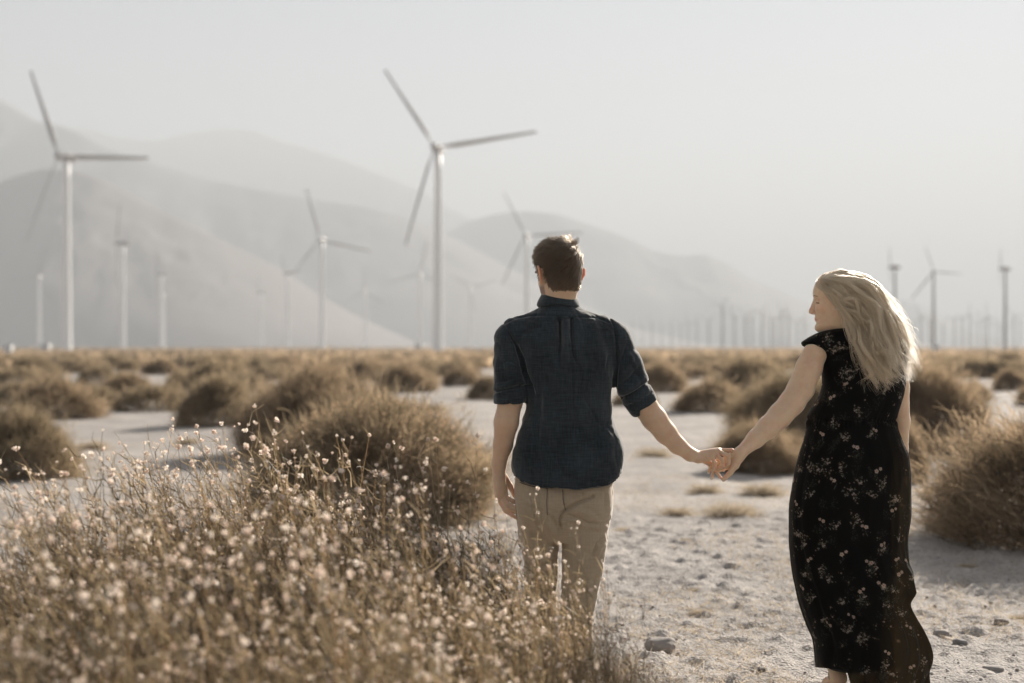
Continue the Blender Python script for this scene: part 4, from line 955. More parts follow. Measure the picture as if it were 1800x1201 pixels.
def dress_folds(th, py):
    A = np.interp(py, [569, 610, 700, 735, 745, 800, 900, 1000, 1100, 1221], [.0, .001, .002, .0035, .004, .006, .007, .010, .014, .018])
    fr = np.interp(py, [569, 735, 760, 1221], [5, 22, 16, 7])
    sway = .35 * np.sin(py / 95.0) * np.clip((py - 900) / 200, 0, 1)
    a = fbm(np.cos(th + sway) * 4.2 + 7, np.sin(th + sway) * 4.2, py / 240.0, oct=2, s=3)
    b = fbm(np.cos(th) * 9.5 + 2, np.sin(th) * 9.5, py / 130.0, oct=2, s=8) * np.interp(py, [569, 720, 740, 900, 1221], [.2, .8, 1.3, .5, .3])
    r = 1 - 2 * np.abs(a); gather = .0022 * np.sin(th * 61 + 2 * np.sin(th * 7)) * np.exp(-((py - 741) / 9) ** 2) - .006 * np.exp(-((py - 738) / 3.0) ** 2)
    edge = np.abs(np.cos(th)) ** 6
    # a wide sash of cloth swinging at the right below the knee
    sw = .020 * np.exp(-((th - (2 * np.pi - .62 + (py - 1000) / 900)) / .10) ** 2) * np.clip((py - 975) / 60, 0, 1)
    return (A * (a * 1.6 + .6 * (r - .6)) + A * .5 * b) * (1 - .65 * edge) + gather + sw
dv, dn, df, dpy, dth = tube(DR, 600, .0022, foldf=dress_folds)
def dress_print(v, n):
    """floral print stamped in cloth coordinates: returns colours and an opacity of the print"""
    H, Wd, _ = v.shape; col = np.zeros((H, Wd, 3)) + np.array([.0042, .0042, .0048]); op = np.zeros((H, Wd))
    rng = np.random.default_rng(21)
    U, W2 = px_of(v.reshape(-1, 3)); U = U.reshape(H, Wd); W2 = W2.reshape(H, Wd); nearside = v[..., 1] < YW
    up = np.array([0, 0, 1.0])
    def win(c, r):                                   # rows/columns around a surface index
        i, j = c; k = int(r / .0022) + 3; kk = int(r / .0018) + 4
        ii = np.arange(max(0, i - k), min(H, i + k + 1)); jj = np.arange(j - kk, j + kk + 1) % Wd
        t1 = unit_(np.cross(up, n[i, j])); P = v[np.ix_(ii, jj)] - v[i, j]
        return np.ix_(ii, jj), P @ t1, P[..., 2]
    def paint(ix, m, c, a=1.0):
        m = np.clip(m, 0, 1)[..., None] * a; col[ix] = col[ix] * (1 - m) + np.array(c) * m; op[ix] = np.maximum(op[ix], m[..., 0])
    def daisy(c, r, rot):
        ix, x, z = win(c, r * 1.3); q = np.hypot(x, z); an = np.arctan2(z, x) + rot
        pet = r * (.62 + .38 * np.abs(np.cos(an * 2.5)) ** .7)
        shade = rng.uniform(.85, 1.1); paint(ix, (pet - q) / .0016 + .5, np.array([.60, .47, .37]) * shade)
        paint(ix, (r * .30 - q) / .0015 + .5, (.34, .15, .07)); 
        paint(ix, ((r * .42 - q) / .0012 + .5) * (np.abs(np.sin(an * 2.5)) > .8), (.42, .25, .18), .7)
    def dot(c, x0, z0, a_, b_, rot, colr, al=1.0):
        ix, x, z = win(c, .045); x = x - x0; z = z - z0; xr = x * math.cos(rot) + z * math.sin(rot); zr = -x * math.sin(rot) + z * math.cos(rot)
        paint(ix, (1 - np.hypot(xr / a_, zr / b_)) * min(a_, b_) / .0014 + .35, colr, al)
    def twin(c):
        r = rng.uniform(.0062, .0090); daisy(c, r, rng.uniform(0, 6))
        i, j = c; dj = int(rng.choice([-1, 1]) * (r * 1.7) / .0020); c2 = (int(np.clip(i - rng.integers(2, 6), 0, H - 1)), (j + dj) % Wd); daisy(c2, r * .78, rng.uniform(0, 6))
        for k in range(6): dot(c, rng.normal() * .008, -.012 - .004 * k, .0012, .0030, rng.uniform(-.6, .6), (.20, .20, .16), .8)
    def sprig(c, big=1.0, faint=False):
        n_ = rng.integers(26, 44)
        base = np.array([.22, .21, .165]) if not faint else np.array([.045, .045, .035])
        th0 = rng.uniform(-1.6, 1.6)
        for k in range(n_):
            arm = rng.integers(0, 4); a_ = th0 + (-1.1, -.4, .4, 1.1)[arm]; rr_ = rng.uniform(.004, .036) * big
            x0 = math.sin(a_) * rr_ + rng.normal() * .003; z0 = math.cos(a_) * rr_ * 1.0 - .006 + rng.normal() * .003
            cc = base * rng.uniform(.5, 1.5) * (np.array([1.15, 1, .85]) if rng.random() < .4 else np.array([.95, 1, 1.0]))
            if rng.random() < .22 and not faint: dot(c, x0, z0, .0027, .0024, 0, (.34, .26, .21))
            else: dot(c, x0, z0, .0013, .0030, a_ + rng.choice([-.8, .8]), cc, .9)
        if not faint: dot(c, 0, 0, .0034, .0034, 0, (.42, .33, .28)); dot(c, .006, .003, .0028, .0028, 0, (.48, .38, .33))
    def find(px, py):
        d = (U - px) ** 2 + (W2 - py) ** 2 + 1e6 * ~nearside; return np.unravel_index(np.argmin(d), d.shape)
    def rnd(): return (int(rng.integers(4, H - 4)), int(rng.integers(0, Wd)))
    for k in range(260): sprig(rnd(), rng.uniform(.7, 1.0), True)
    for (x, y) in [(1452, 593), (1478, 612), (1500, 618), (1487, 655), (1507, 650), (1555, 688), (1581, 700), (1502, 722), (1432, 712), (1462, 742), (1420, 822), (1437, 826), (1482, 770), (1512, 850), (1532, 872), (1476, 822), (1408, 905), (1425, 870), (1498, 870), (1455, 815), (1555, 850), (1577, 880), (1508, 915), (1447, 960), (1402, 940), (1540, 1000), (1455, 1020), (1440, 1000), (1520, 1050), (1490, 1110), (1520, 1125), (1560, 1170), (1445, 1090), (1480, 1060), (1585, 1080), (1570, 1040), (1470, 925), (1580, 950), (1430, 1050)]:
        sprig(find(x, y), rng.uniform(.75, 1.0))
    for k in range(190): 
        c = rnd()
        if not nearside[c] or k > 120: sprig(c, rng.uniform(.5, .9))
    for (x, y) in [(1526, 661), (1485, 676), (1551, 667), (1446, 764), (1507, 787), (1541, 829), (1466, 845), (1447, 916), (1522, 927), (1568, 898), (1400, 887), (1550, 958), (1553, 1030), (1576, 984), (1594, 986), (1411, 1035), (1580, 1010), (1531, 990), (1459, 1100), (1562, 1149), (1601, 1103), (1600, 1174), (1420, 985), (1500, 1085), (1395, 845), (1512, 1040), (1430, 1130), (1540, 757), (1480, 975), (1587, 760), (1460, 700)]:
        twin(find(x, y))
    for k in range(60):
        c = rnd()
        if not nearside[c]: twin(c)
    for k in range(240):
        c = rnd(); dot(c, 0, 0, .0030, .0030, 0, np.array([.40, .28, .20]) * rng.uniform(.5, 1.3), .9)
        for q in range(4): dot(c, rng.normal() * .009, rng.normal() * .009, .0013, .0028, rng.uniform(-1, 1), np.array([.22, .17, .11]) * rng.uniform(.5, 1.3), .85)
    return col, op
dc, dop = dress_print(dv, dn)
def dress_material():
    m = N('black_floral_chiffon'); a = m.n('ShaderNodeAttribute', attribute_name='col'); o_ = m.n('ShaderNodeAttribute', attribute_name='op')
    g_ = m.n('ShaderNodeNewGeometry'); mp = m.n('ShaderNodeMapping', {'Vector': g_.outputs['Position'], 'Scale': (30, 30, 500)})
    nz = m.n('ShaderNodeTexNoise', {'Vector': mp.outputs[0], 'Scale': 1.0, 'Detail': 3.0}); b = m.n('ShaderNodeBump', {'Height': nz.outputs[0], 'Strength': .25, 'Distance': .0015})
    p = m.n('ShaderNodeBsdfPrincipled', {'Base Color': a.outputs['Color'], 'Roughness': .75, 'Specular IOR Level': .12, 'Sheen Weight': .12, 'Sheen Roughness': .4, 'Normal': b.outputs[0]})
    ad = m.n('ShaderNodeMixRGB', {'Fac': 1.0, 'Color1': a.outputs['Color'], 'Color2': (.10, .083, .052)}, blend_type='ADD')
    t = m.n('ShaderNodeBsdfTranslucent', {'Color': ad.outputs[0]})
    x = m.n('ShaderNodeMixShader', {0: .35, 1: p.outputs[0], 2: t.outputs[0]})
    tr = m.n('ShaderNodeBsdfTransparent', {'Color': (.62, .54, .42)})
    fac = m.n('ShaderNodeMath', {0: m.n('ShaderNodeMath', {0: 1.0, 1: o_.outputs['Fac']}, operation='SUBTRACT').outputs[0], 1: .13}, operation='MULTIPLY')
    y = m.n('ShaderNodeMixShader', {0: fac.outputs[0], 1: x.outputs[0], 2: tr.outputs[0]}); return m.surf(y.outputs[0])
M_dress = dress_material()
dvf = dv.reshape(-1, 3); uu, vv_ = px_of(dvf)
hemy = np.interp(uu, [1400, 1436, 1470, 1488, 1496, 1510, 1700], [1172, 1174, 1177, 1180, 1208, 1216, 1221])
keepf = ~((vv_ > hemy)[df].any(1))
me = np_mesh('dress', shifted(dvf, WOM), df[keepf]); set_color(me, dc.reshape(-1, 3))
ao = me.attributes.new('op', 'FLOAT', 'POINT'); ao.data.foreach_set('value', dop.reshape(-1).astype(np.float32))
dress = mobj('dress', me, M_dress, woman)
LN = [(585, 1450, 1570, .068), (594, 1426, 1578, .082), (603, 1412, 1586, .092), (608, 1414, 1588, .096), (613, 1427, 1588, .099), (620, 1439, 1588, .102), (640, 1449, 1586, .104), (690, 1449, 1582, .108), (735, 1425, 1570, .104), (760, 1424, 1558, .108), (800, 1412, 1570, .125), (850, 1401, 1574, .137), (900, 1396, 1577, .14), (950, 1394, 1577, .142), (1000, 1399, 1572, .145), (1040, 1407, 1566, .148), (1080, 1418, 1560, .15), (1120, 1434, 1564, .152), (1165, 1443, 1568, .152), (1172, 1452, 1540, .12)]
lv, _, lf, _, _ = tube(LN, 200, .008)
mobj('lining', np_mesh('lining', shifted(lv.reshape(-1, 3), WOM), lf), plain('black_lining', (.005, .005, .005), .8), dress)
# sandals
M_sandal = plain('tan_sandal_leather', (.16, .09, .05), .6)
def sandal(pts, rad, strap):
    v = []; 
    P = np.array(pts); d = unit_(np.gradient(P, axis=0)); sd_ = unit_(np.cross(d, [0, 0, 1.0]))
    rg = [np.stack([p + s_ * r, p + s_ * r - [0, 0, .010], p - s_ * r - [0, 0, .010], p - s_ * r]) for p, s_, r in zip(P, sd_, rad)]
    q = part_loft('sandal', [shifted(r, WOM) for r in rg], M_sandal, woman)
    c, ax, r = strap; th = np.linspace(0, 2 * np.pi, 25); ux = unit_(np.cross(ax, [0, .3, 1.0])); uy = np.cross(ax, ux)
    ring = [circ(np.array(c) + ux * math.cos(t) * r + uy * math.sin(t) * r, unit_(ux * math.cos(t) + uy * math.sin(t)), ax, .0020, .0055, 8) for t in th]
    part_loft('strap', [shifted(x, WOM) for x in ring], M_sandal, q)
sandal([ww(1480, 1203, -.05), ww(1466, 1212, .02), ww(1452, 1222, .08), ww(1440, 1227, .13)], [.026, .028, .034, .026], (ww(1466, 1190, .0), unit_(np.array([-.6, .5, -.25])), .034))
sandal([(xw(1562), YW + .08, .012), (xw(1558), YW + .15, .012), (xw(1552), YW + .22, .012), (xw(1550), YW + .27, .012)], [.028, .030, .036, .026], ((xw(1558), YW + .14, .04), unit_(np.array([-.1, 1, 0])), .034))
# ------------------------------------------------------------------ her hair
def woman_hair():
    rng = np.random.default_rng(12)
    G = [[(1438, 494, -.030), (1450, 506, -.05), (1476, 520, -.075), (1503, 532, -.085), (1522, 562, -.085), (1532, 602, -.10), (1550, 645, -.12)],
         [(1436, 502, -.040), (1447, 517, -.060), (1468, 529, -.080), (1490, 536, -.090), (1508, 560, -.09), (1520, 598, -.105), (1542, 640, -.13), (1556, 664, -.135)],
         [(1443, 486, -.020), (1474, 494, -.050), (1508, 508, -.065), (1532, 540, -.07), (1550, 585, -.085), (1562, 625, -.10), (1580, 668, -.12)],
         [(1458, 476, -.01), (1490, 481, -.03), (1525, 499, -.04), (1542, 534, -.04), (1562, 578, -.05), (1577, 612, -.06), (1589, 650, -.08)],
         [(1480, 472, .0), (1510, 482, -.005), (1538, 510, -.01), (1552, 548, -.01), (1572, 596, -.02), (1586, 640, -.04)],
         [(1470, 512, -.072), (1484, 532, -.085), (1494, 556, -.09), (1502, 586, -.10), (1518, 620, -.125), (1540, 652, -.135), (1558, 672, -.135)],
         [(1484, 528, -.072), (1496, 550, -.082), (1500, 578, -.09), (1512, 608, -.12), (1530, 642, -.135), (1546, 662, -.135)],
         [(1500, 520, -.050), (1520, 548, -.06), (1530, 590, -.085), (1545, 628, -.115), (1568, 664, -.13)],
         [(1508, 540, -.02), (1520, 565, -.04), (1526, 600, -.09), (1538, 634, -.125), (1554, 668, -.13)],
         [(1478, 482, .050), (1525, 496, .055), (1554, 538, .045), (1574, 585, .03), (1590, 632, .0)],
         [(1505, 510, .04), (1540, 530, .045), (1568, 568, .03), (1584, 610, .0), (1592, 650, -.03)],
         [(1440, 490, .02), (1470, 482, .03), (1512, 490, .04), (1546, 527, .04), (1576, 585, .03), (1592, 625, .01)]]
    m = 30; t = np.linspace(0, 1, m)
    GP = []
    for g_ in G:
        P = np.array([ww(*p) for p in g_]); L_ = np.concatenate([[0], np.cumsum(np.linalg.norm(np.diff(P, axis=0), axis=1))]); L_ /= L_[-1]
        GP.append(np.stack([smooth_interp(t, L_, P[:, a]) for a in range(3)], -1))
    GP = np.array(GP)
    a, b, h_ = head_local(wv, WC, WMx, WS)
    th = np.interp(a, [-.12, -.06, -.035, -.02, -.010, .02, .045, .062, .075, .09], [-.055, -.055, -.045, -.02, .012, .018, .036, .066, .092, .12])
    ok = (np.abs(a) < .14) & (np.abs(b) < .078) & (h_ < .14) & (h_ > -.1) & (h_ > th)
    I = np.nonzero(ok)[0]; n = 11500; p = rng.choice(I, n); P = wv[p] + rng.normal(size=(n, 3)) * .0012
    # clumps: each lock shares a wave, a drift and a length
    ncl = 340; cc = P[rng.choice(n, ncl, replace=False)]
    cid = np.concatenate([((P[i:i + 3000, None] - cc[None]) ** 2).sum(-1).argmin(1) for i in range(0, n, 3000)])
    dC = np.linalg.norm(cc[:, None] - GP[None, :, 0], axis=-1) + rng.normal(size=(ncl, len(G))) * .010
    o = np.argsort(dC, 1)[:, :2]; w0 = rng.uniform(.55, 1, ncl)[:, None, None]
    gg = GP[o[:, 0]] * w0 + GP[o[:, 1]] * (1 - w0); g0 = gg[:, :1]
    T = t[None, :, None]
    ph = rng.uniform(0, 6.28, (ncl, 1)); fq = rng.uniform(1.4, 3.4, (ncl, 1)); am = rng.uniform(.006, .021, (ncl, 1))
    ax1 = unit_(rng.normal(size=(ncl, 3)) + np.array([0, .0, .3])); ax2 = unit_(np.cross(ax1, rng.normal(size=(ncl, 3))))
    loose = (rng.random(ncl) < .38).astype(float); am = am * (1 + 1.0 * loose[:, None])
    wave = (np.sin(ph + fq * 6.28 * t[None]) * am * t[None] ** .8)[..., None] * ax1[:, None] + (np.cos(ph * 1.3 + fq * 6.28 * t[None]) * am * .7 * t[None] ** .8)[..., None] * ax2[:, None]
    drift = rng.normal(size=(ncl, 1, 3)) * np.array([.022, .020, .015]) * T ** 1.1 * (1 + .7 * loose[:, None, None])
    lock = gg + (cc[:, None] - g0) * (1 - .62 * T) + wave + drift
    lock = lock - (wave[:, :1])
    ln = rng.uniform(.80, 1.06, ncl)
    # strands around their lock
    spread = (1 - .84 * T ** .7) + .5 * np.clip(T - .75, 0, 1)
    S_ = lock[cid] + (P - cc[cid])[:, None] * spread + (rng.normal(size=(n, 1, 3)) * .0035 + rng.normal(size=(n, 1, 3)) * .003 * np.sin(T * 6)) * T
    cr = rng.random(n) < .22; k_ = cr.sum(); S_[cr] += (rng.normal(size=(k_, 1, 3)) * .014) * T + np.sin(T * rng.uniform(5, 12, (k_, 1, 1)) + rng.uniform(0, 6, (k_, 1, 1))) * rng.normal(size=(k_, 1, 3)) * .008 * T
    fl = rng.random(n) < .06; k_ = fl.sum()
    S_[fl] += (rng.normal(size=(k_, 1, 3)) * .022 + np.array([.018, 0, .010])) * T ** 1.3 + np.sin(T * rng.uniform(4, 11, (k_, 1, 1)) + rng.uniform(0, 6, (k_, 1, 1))) * rng.normal(size=(k_, 1, 3)) * .007 * T
    # cut to length by resampling
    lenf = (ln[cid] * rng.uniform(.86, 1.02, n))[:, None]; q = np.clip(t[None] * lenf, 0, 1) * (m - 1); i0 = np.minimum(q.astype(int), m - 2); fr = (q - i0)[..., None]
    S_ = np.take_along_axis(S_, i0[..., None].repeat(3, 2), 1) * (1 - fr) + np.take_along_axis(S_, (i0 + 1)[..., None].repeat(3, 2), 1) * fr
    # keep them outside the skull, ear side free
    Q = (S_ - WC) @ WMx.T / WS
    zt = np.array([-.125, -.078, -.058, -.035, 0.0, .030, .065, .085, .105, .120, .128]); bk = np.array([.0, .052, .066, .080, .094, .101, .099, .088, .066, .035, .003]); hw_ = np.array([.012, .050, .057, .063, .069, .0745, .073, .065, .050, .028, .003])
    lay = (.004 + .010 * rng.random(n) ** 1.5 + .007 * loose[cid])[:, None]
    bkk = np.interp(Q[..., 2], zt, bk) + lay; hww = np.interp(Q[..., 2], zt, hw_) + lay + .019 * np.exp(-((Q[..., 0] + .008) / .025) ** 2) * np.clip((Q[..., 2] + .012) / .015, 0, 1); fr_ = np.where(Q[..., 0] > 0, np.interp(Q[..., 2], [-.1, .045, .065, .085, .105, .120, .128], [.086, .091, .087, .078, .060, .032, .006]) + lay * .6, bkk)
    rad = np.sqrt((Q[..., 0] / fr_) ** 2 + (Q[..., 1] / hww) ** 2) + 1e-6
    inside = (rad < 1) & (Q[..., 2] > -.075) & (Q[..., 2] < .125) & (np.arange(m)[None] > 0)
    sc_ = np.where(inside, 1 / rad, 1.0); Q[..., 0] *= sc_; Q[..., 1] *= sc_
    topm = (Q[..., 2] > .085) & (np.arange(m)[None] > 0); rr2 = (Q[..., 0] / .105) ** 2 + (Q[..., 1] / .080) ** 2; minh = .128 * np.sqrt(np.clip(1 - rr2, 0, 1)) + lay
    Q[..., 2] = np.where(topm & (Q[..., 2] < minh), minh, Q[..., 2])
    S_ = Q @ WMx * WS + WC
    # smooth the strands after pushing
    for _ in range(3): S_[:, 1:-1] = S_[:, 1:-1] * .5 + (S_[:, :-2] + S_[:, 2:]) * .25
    hair_obj('hair', S_, lock_mat('blonde_hair', (.62, .40, .21), (.93, .72, .48), (.50, .385, .25), (.95, .80, .58), .36), woman, .00045, .00018, WOM, np.clip(rng.uniform(0, 1, ncl)[cid] * .75 + rng.uniform(0, .3, n), 0, 1))
woman_hair()
# ------------------------------------------------------------------ mound-shaped desert bushes
M_bush = foliage('dry_bush_twigs', (0.034, 0.032, 0.022), (0.44, 0.35, 0.26), 0.6, tt=1.6, warm=.83)
M_bushg = foliage('grey_green_bush_twigs', (0.032, 0.033, 0.022), (0.40, 0.325, 0.24), 0.6, tt=1.6, warm=.83)
M_straw = foliage('straw_tuft_blades', (0.36, 0.30, 0.235), (0.66, 0.58, 0.48), 0.45, tt=1.1, warm=.88)
M_seed = foliage('seed_heads', (0.50, 0.40, 0.31), (0.85, 0.73, 0.60), 0.5, tt=1.2)
def unit(a): return a / (np.linalg.norm(a, axis=-1, keepdims=True) + 1e-9)
def ribbons(P0, P1, sag, wd, rng, seg=3):
    """n curved ribbons from P0 to P1 (n,3); width tapers to the tip"""
    n = len(P0); ts = np.linspace(0, 1, seg + 1)
    d = P1 - P0; side = unit(np.cross(d, rng.normal(size=(n, 3))))
    bend = rng.normal(size=(n, 3)) * sag * np.linalg.norm(d, axis=1, keepdims=True)
    rows = []
    for t in ts:
        c = P0 + d * t + bend * (t * (1 - t) * 4)[..., None] if False else P0 + d * t + bend * (t * (1 - t) * 4)
        wv = (wd * (1 - 0.75 * t))[:, None] * side * .5
        rows.append(c - wv); rows.append(c + wv)
    v = np.stack(rows, 1).reshape(-1, 3); m = 2 * (seg + 1)
    b = (np.arange(n) * m)[:, None]
    q = np.concatenate([np.stack([b[:, 0] + 2 * k, b[:, 0] + 2 * k + 1, b[:, 0] + 2 * k + 3, b[:, 0] + 2 * k + 2], -1) for k in range(seg)])
    return v, q, m
def dome_dirs(n, rng):
    z = rng.uniform(0.0, 1, n) ** 0.85; th = rng.uniform(0, 2 * np.pi, n); r = np.sqrt(1 - z * z)
    return np.stack([r * np.cos(th), r * np.sin(th), z], -1)
def bush_mesh(name, seed, n, wd, ln=0.16, mat=None, lump=0.36, wild=0.5):
    rng = np.random.default_rng(seed)
    u = dome_dirs(n, rng)
    s = 1 + lump * fbm(u[:, 0] * 1.7 + 5, u[:, 1] * 1.7, u[:, 2] * 1.7, oct=3, s=seed)
    s = s * (1 + 0.05 * fbm(u[:, 0] * 9, u[:, 1] * 9, u[:, 2] * 9, oct=2, s=seed + 4))
    r1 = s * (rng.uniform(.62, 1.0, n) ** .5)
    d = unit(u + rng.normal(size=(n, 3)) * wild + np.array([0, 0, .35]))
    P1 = u * r1[:, None]; fl = rng.random(n) < .30; P1[fl] *= 1 + .24 * rng.random((fl.sum(), 1)) ** 1.6
    P1[:, :2] *= (1 + .22 * u[:, 2:3] * (1 - u[:, 2:3]) * 2)
    L = ln * rng.uniform(.5, 1.5, n)
    P0 = P1 - d * L[:, None]
    P1[:, 2] = np.maximum(P1[:, 2], 0.0); P0[:, 2] = np.maximum(P0[:, 2], -0.03)
    v, q, m = ribbons(P0, P1, .12, wd * rng.uniform(.6, 1.4, n), rng)
    if n > 10000:                                   # a few bare branches stand out of the mound
        nb = 260; ub = dome_dirs(nb, rng); ub[:, 2] = np.maximum(ub[:, 2], .12); vb, qb, mb = ribbons(ub * .5, ub * rng.uniform(1.02, 1.3, (nb, 1)) + rng.normal(size=(nb, 3)) * .07, .10, wd * rng.uniform(1.0, 2.0, nb), rng)
        v = np.concatenate([v, vb]); q = np.concatenate([q, qb + n * m]); u = np.concatenate([u, ub]); n = n + nb
    me = np_mesh(name, v, q)
    rv = np.clip(rng.normal(.5, .22, n) + .35 * fbm(u[:, 0] * 5, u[:, 1] * 5, u[:, 2] * 5, oct=2, s=seed + 9), 0, 1)
    rnd_attr(me, np.repeat(rv, m)); me.materials.append(mat or M_bush)
    return me
near_m = [bush_mesh('bush_twigs', 11, 42000, .0055, .15), bush_mesh('bush_twigs', 12, 42000, .005, .15, M_bushg)]
mid_m = [bush_mesh('bush_twigs', 21 + i, 13000, .012, .15, (M_bush, M_bushg)[i % 2]) for i in range(3)]
far_m = [bush_mesh('bush_twigs', 31 + i, 3600, .028, .2, (M_bush, M_bushg)[i % 2]) for i in range(4)]
stem_me = {}
def core_stems(seed, n=60):
    rng = np.random.default_rng(seed); u = dome_dirs(n, rng)
    v, q, m = ribbons(np.zeros((n, 3)) + rng.normal(size=(n, 3)) * .03 - np.array([0, 0, .04]), u * .7, .06, np.full(n, .012), rng, 4)
    me = np_mesh('bush_stems', v, q); rnd_attr(me, np.repeat(rng.uniform(0, .5, n), m)); me.materials.append(M_bush); return me
stems_me = core_stems(3)
brng = random.Random(77)
def place_bush(cx, base, hw, top, me, label, group, stems=True, rz=None, dep=0.9):
    Yf = CH * F / (base - HY); rx = hw / F * Yf
    for _ in range(4): Yc = Yf + rx * dep * .85; rx = hw / F * Yc
    hgt = max(.12, CH - (top - HY) / F * Yc)
    x = (cx - CX) / F * Yc
    z = float(ground_h(x, Yc)) * max(0, 1.3 - Yc / 900) - .02
    t = empty('desert_bush', (x, Yc, z), rz if rz is not None else brng.uniform(0, 6.28)); tag(t, label, 'bush', group)
    a = bpy.data.objects.new('twigs', me); link(a, t); a.scale = (rx, rx * dep, hgt)
    if stems:
        b = bpy.data.objects.new('stems', stems_me); link(b, t); b.scale = (rx, rx * dep, hgt)
    return t
GB = 'rounded dry desert bushes'
B = [
 (560, 800, 158, 636, 0, 'big rounded olive-brown bush behind the flowering one, left of the man'),
 (385, 748, 78, 652, 1, 'medium bush touching the left side of the big olive-brown bush'),
 (105, 736, 86, 660, 1, 'dark rounded bush above the foreground flowers at the left, with a tan right flank'),
 (28, 842, 112, 708, 0, 'large bush cut by the left picture edge'),
 (58, 663, 52, 627, 1, 'low flat dark bush far off at the left'),
 (225, 703, 46, 652, 1, 'two-lobed bush in the gap right of the dark rounded one'),
 (284, 660, 34, 629, 1, 'small dark bush beyond the two-lobed one'),
 (303, 698, 24, 666, 1, 'small dark bush just left of the medium bush'),
 (715, 690, 60, 640, 1, 'sloping tan bush behind the right shoulder of the big olive-brown bush'),
 (812, 679, 37, 640, 1, 'dark-fronted bush with tan crest left of the man\'s sleeve'),
 (856, 700, 34, 654, 1, 'bush half hidden behind the man\'s left sleeve'),
 (1160, 690, 48, 640, 1, 'bush right beside the man\'s right elbow'),
 (1247, 729, 64, 668, 1, 'dark rounded bush above the joined hands'),
 (1318, 700, 72, 628, 1, 'wide bush behind the dark one above the joined hands'),
 (1335, 826, 92, 735, 0, 'olive bush directly behind the woman\'s forearm'),
 (1405, 790, 135, 655, 0, 'tall bush behind the woman\'s left arm'),
 (1612, 800, 122, 645, 0, 'large tan bush just right of the woman\'s back'),
 (1570, 845, 60, 720, 1, 'bush hidden mostly by the woman\'s dress'),
 (1712, 706, 32, 668, 1, 'small bush to the right of the large tan one'),
 (1772, 650, 36, 620, 1, 'dark low bush near the right picture edge'),
 (1778, 688, 34, 650, 1, 'tan bush just below the dark low one near the right edge'),
 (1822, 712, 34, 672, 1, 'bush cut off by the right picture edge'),
 (1990, 988, 318, 690, 0, 'nearest bush, large and twiggy, cut by the right picture edge'),
]
for i, (cx, base, hw, top, kd, lab) in enumerate(B):
    me = near_m[i % 2] if kd == 0 else mid_m[i % 3]
    place_bush(cx, base, hw, top, me, lab, GB)
# flowering mound left of the man
fb = place_bush(668, 935, 215, 712, near_m[1], 'broad bush dotted with seed heads directly left of the man', GB, rz=0.4)
def blobs(P, r, rng, sub=1):
    """small faceted puffs at P"""
    import bmesh
    bm = bmesh.new(); bmesh.ops.create_icosphere(bm, subdivisions=sub, radius=1.0)
    bv = np.array([x.co[:] for x in bm.verts]); bf = np.array([[x.index for x in f.verts] for f in bm.faces]); bm.free()
    n = len(P); k = len(bv)
    sc = r[:, None, None] * (1 + rng.uniform(-.28, .28, (n, k, 1)))
    ax = rng.uniform(.75, 1.2, (n, 1, 3))
    v = (P[:, None, :] + bv[None] * sc * ax).reshape(-1, 3)
    f = (bf[None] + (np.arange(n) * k)[:, None, None]).reshape(-1, 3)
    return v, f, k
def puffs(P, r, rng, k=15):
    """dry flower heads: a ball of small papery flakes"""
    n = len(P); c = unit(rng.normal(size=(n, k, 3))) * rng.uniform(.25, .85, (n, k, 1)); t1 = unit(rng.normal(size=(n, k, 3))); t2 = unit(np.cross(t1, c + rng.normal(size=(n, k, 3)) * .3))
    s = rng.uniform(.35, .62, (n, k, 1)); q = np.stack([c - t1 * s, c + t2 * s, c + t1 * s, c - t2 * s], 2) * r[:, None, None, None] * np.array([1.1, 1.1, .95]) + P[:, None, None]
    v = q.reshape(-1, 3); f = np.arange(len(v)).reshape(-1, 4); return v, f, k * 4
def add_seeds(parent, scl, n, r, seed):
    rng = np.random.default_rng(seed); u = dome_dirs(n, rng)
    P = u * np.array(scl) * rng.uniform(.97, 1.05, (n, 1)); P[:, 2] = np.abs(P[:, 2]) + .02
    v, f, k = puffs(P, rng.uniform(.7, 1.4, n) * r, rng, 9)
    me = np_mesh('seed_heads', v, f); rnd_attr(me, np.repeat(rng.uniform(0, 1, n), k))
    o = mobj('seed_heads', me, M_seed, parent); tag(o, kind='stuff')
tw = [c for c in fb.children if c.name.startswith('twigs')][0]
add_seeds(fb, tuple(tw.scale), 2600, .0075, 5)
# the far bushes: individuals first, then a mass towards the horizon
def free(cx, by, hw):
    for (a, b, c, d, k, l) in B + [(668, 935, 215, 712, 0, '')]:
        if abs(cx - a) < (hw + c) * .8 and abs(by - b) < 14: return False
    return True
cnt = 0; tries = 0
AN = [(15, 'at the left picture edge'), (69, 'under the leftmost pale turbine'), (117, 'under the largest turbine'), (216, 'under the edge-on turbine'), (284, 'under the thin paired turbines'), (370, 'above the medium bush'), (459, 'under the small turbine at the mountain foot'), (520, 'above the big bush'),
      (566, 'under the mid-distance turbine'), (642, 'under the faint turbine'), (700, 'left of the tallest turbine'), (770, 'under the tallest turbine'), (830, 'left of the man\'s sleeve'), (1135, 'right of the man\'s sleeve'), (1200, 'above the man\'s forearm'), (1270, 'above the joined hands'), (1340, 'above the woman\'s wrist'),
      (1400, 'left of the woman\'s shoulder'), (1500, 'behind the woman'), (1610, 'right of the woman\'s hair'), (1645, 'under the thin-bladed dark turbine'), (1710, 'right of the thin-bladed dark turbine'), (1767, 'under the rightmost dark turbine'), (1820, 'at the right picture edge')]
Gf = 'far rounded bushes scattered across the plain'
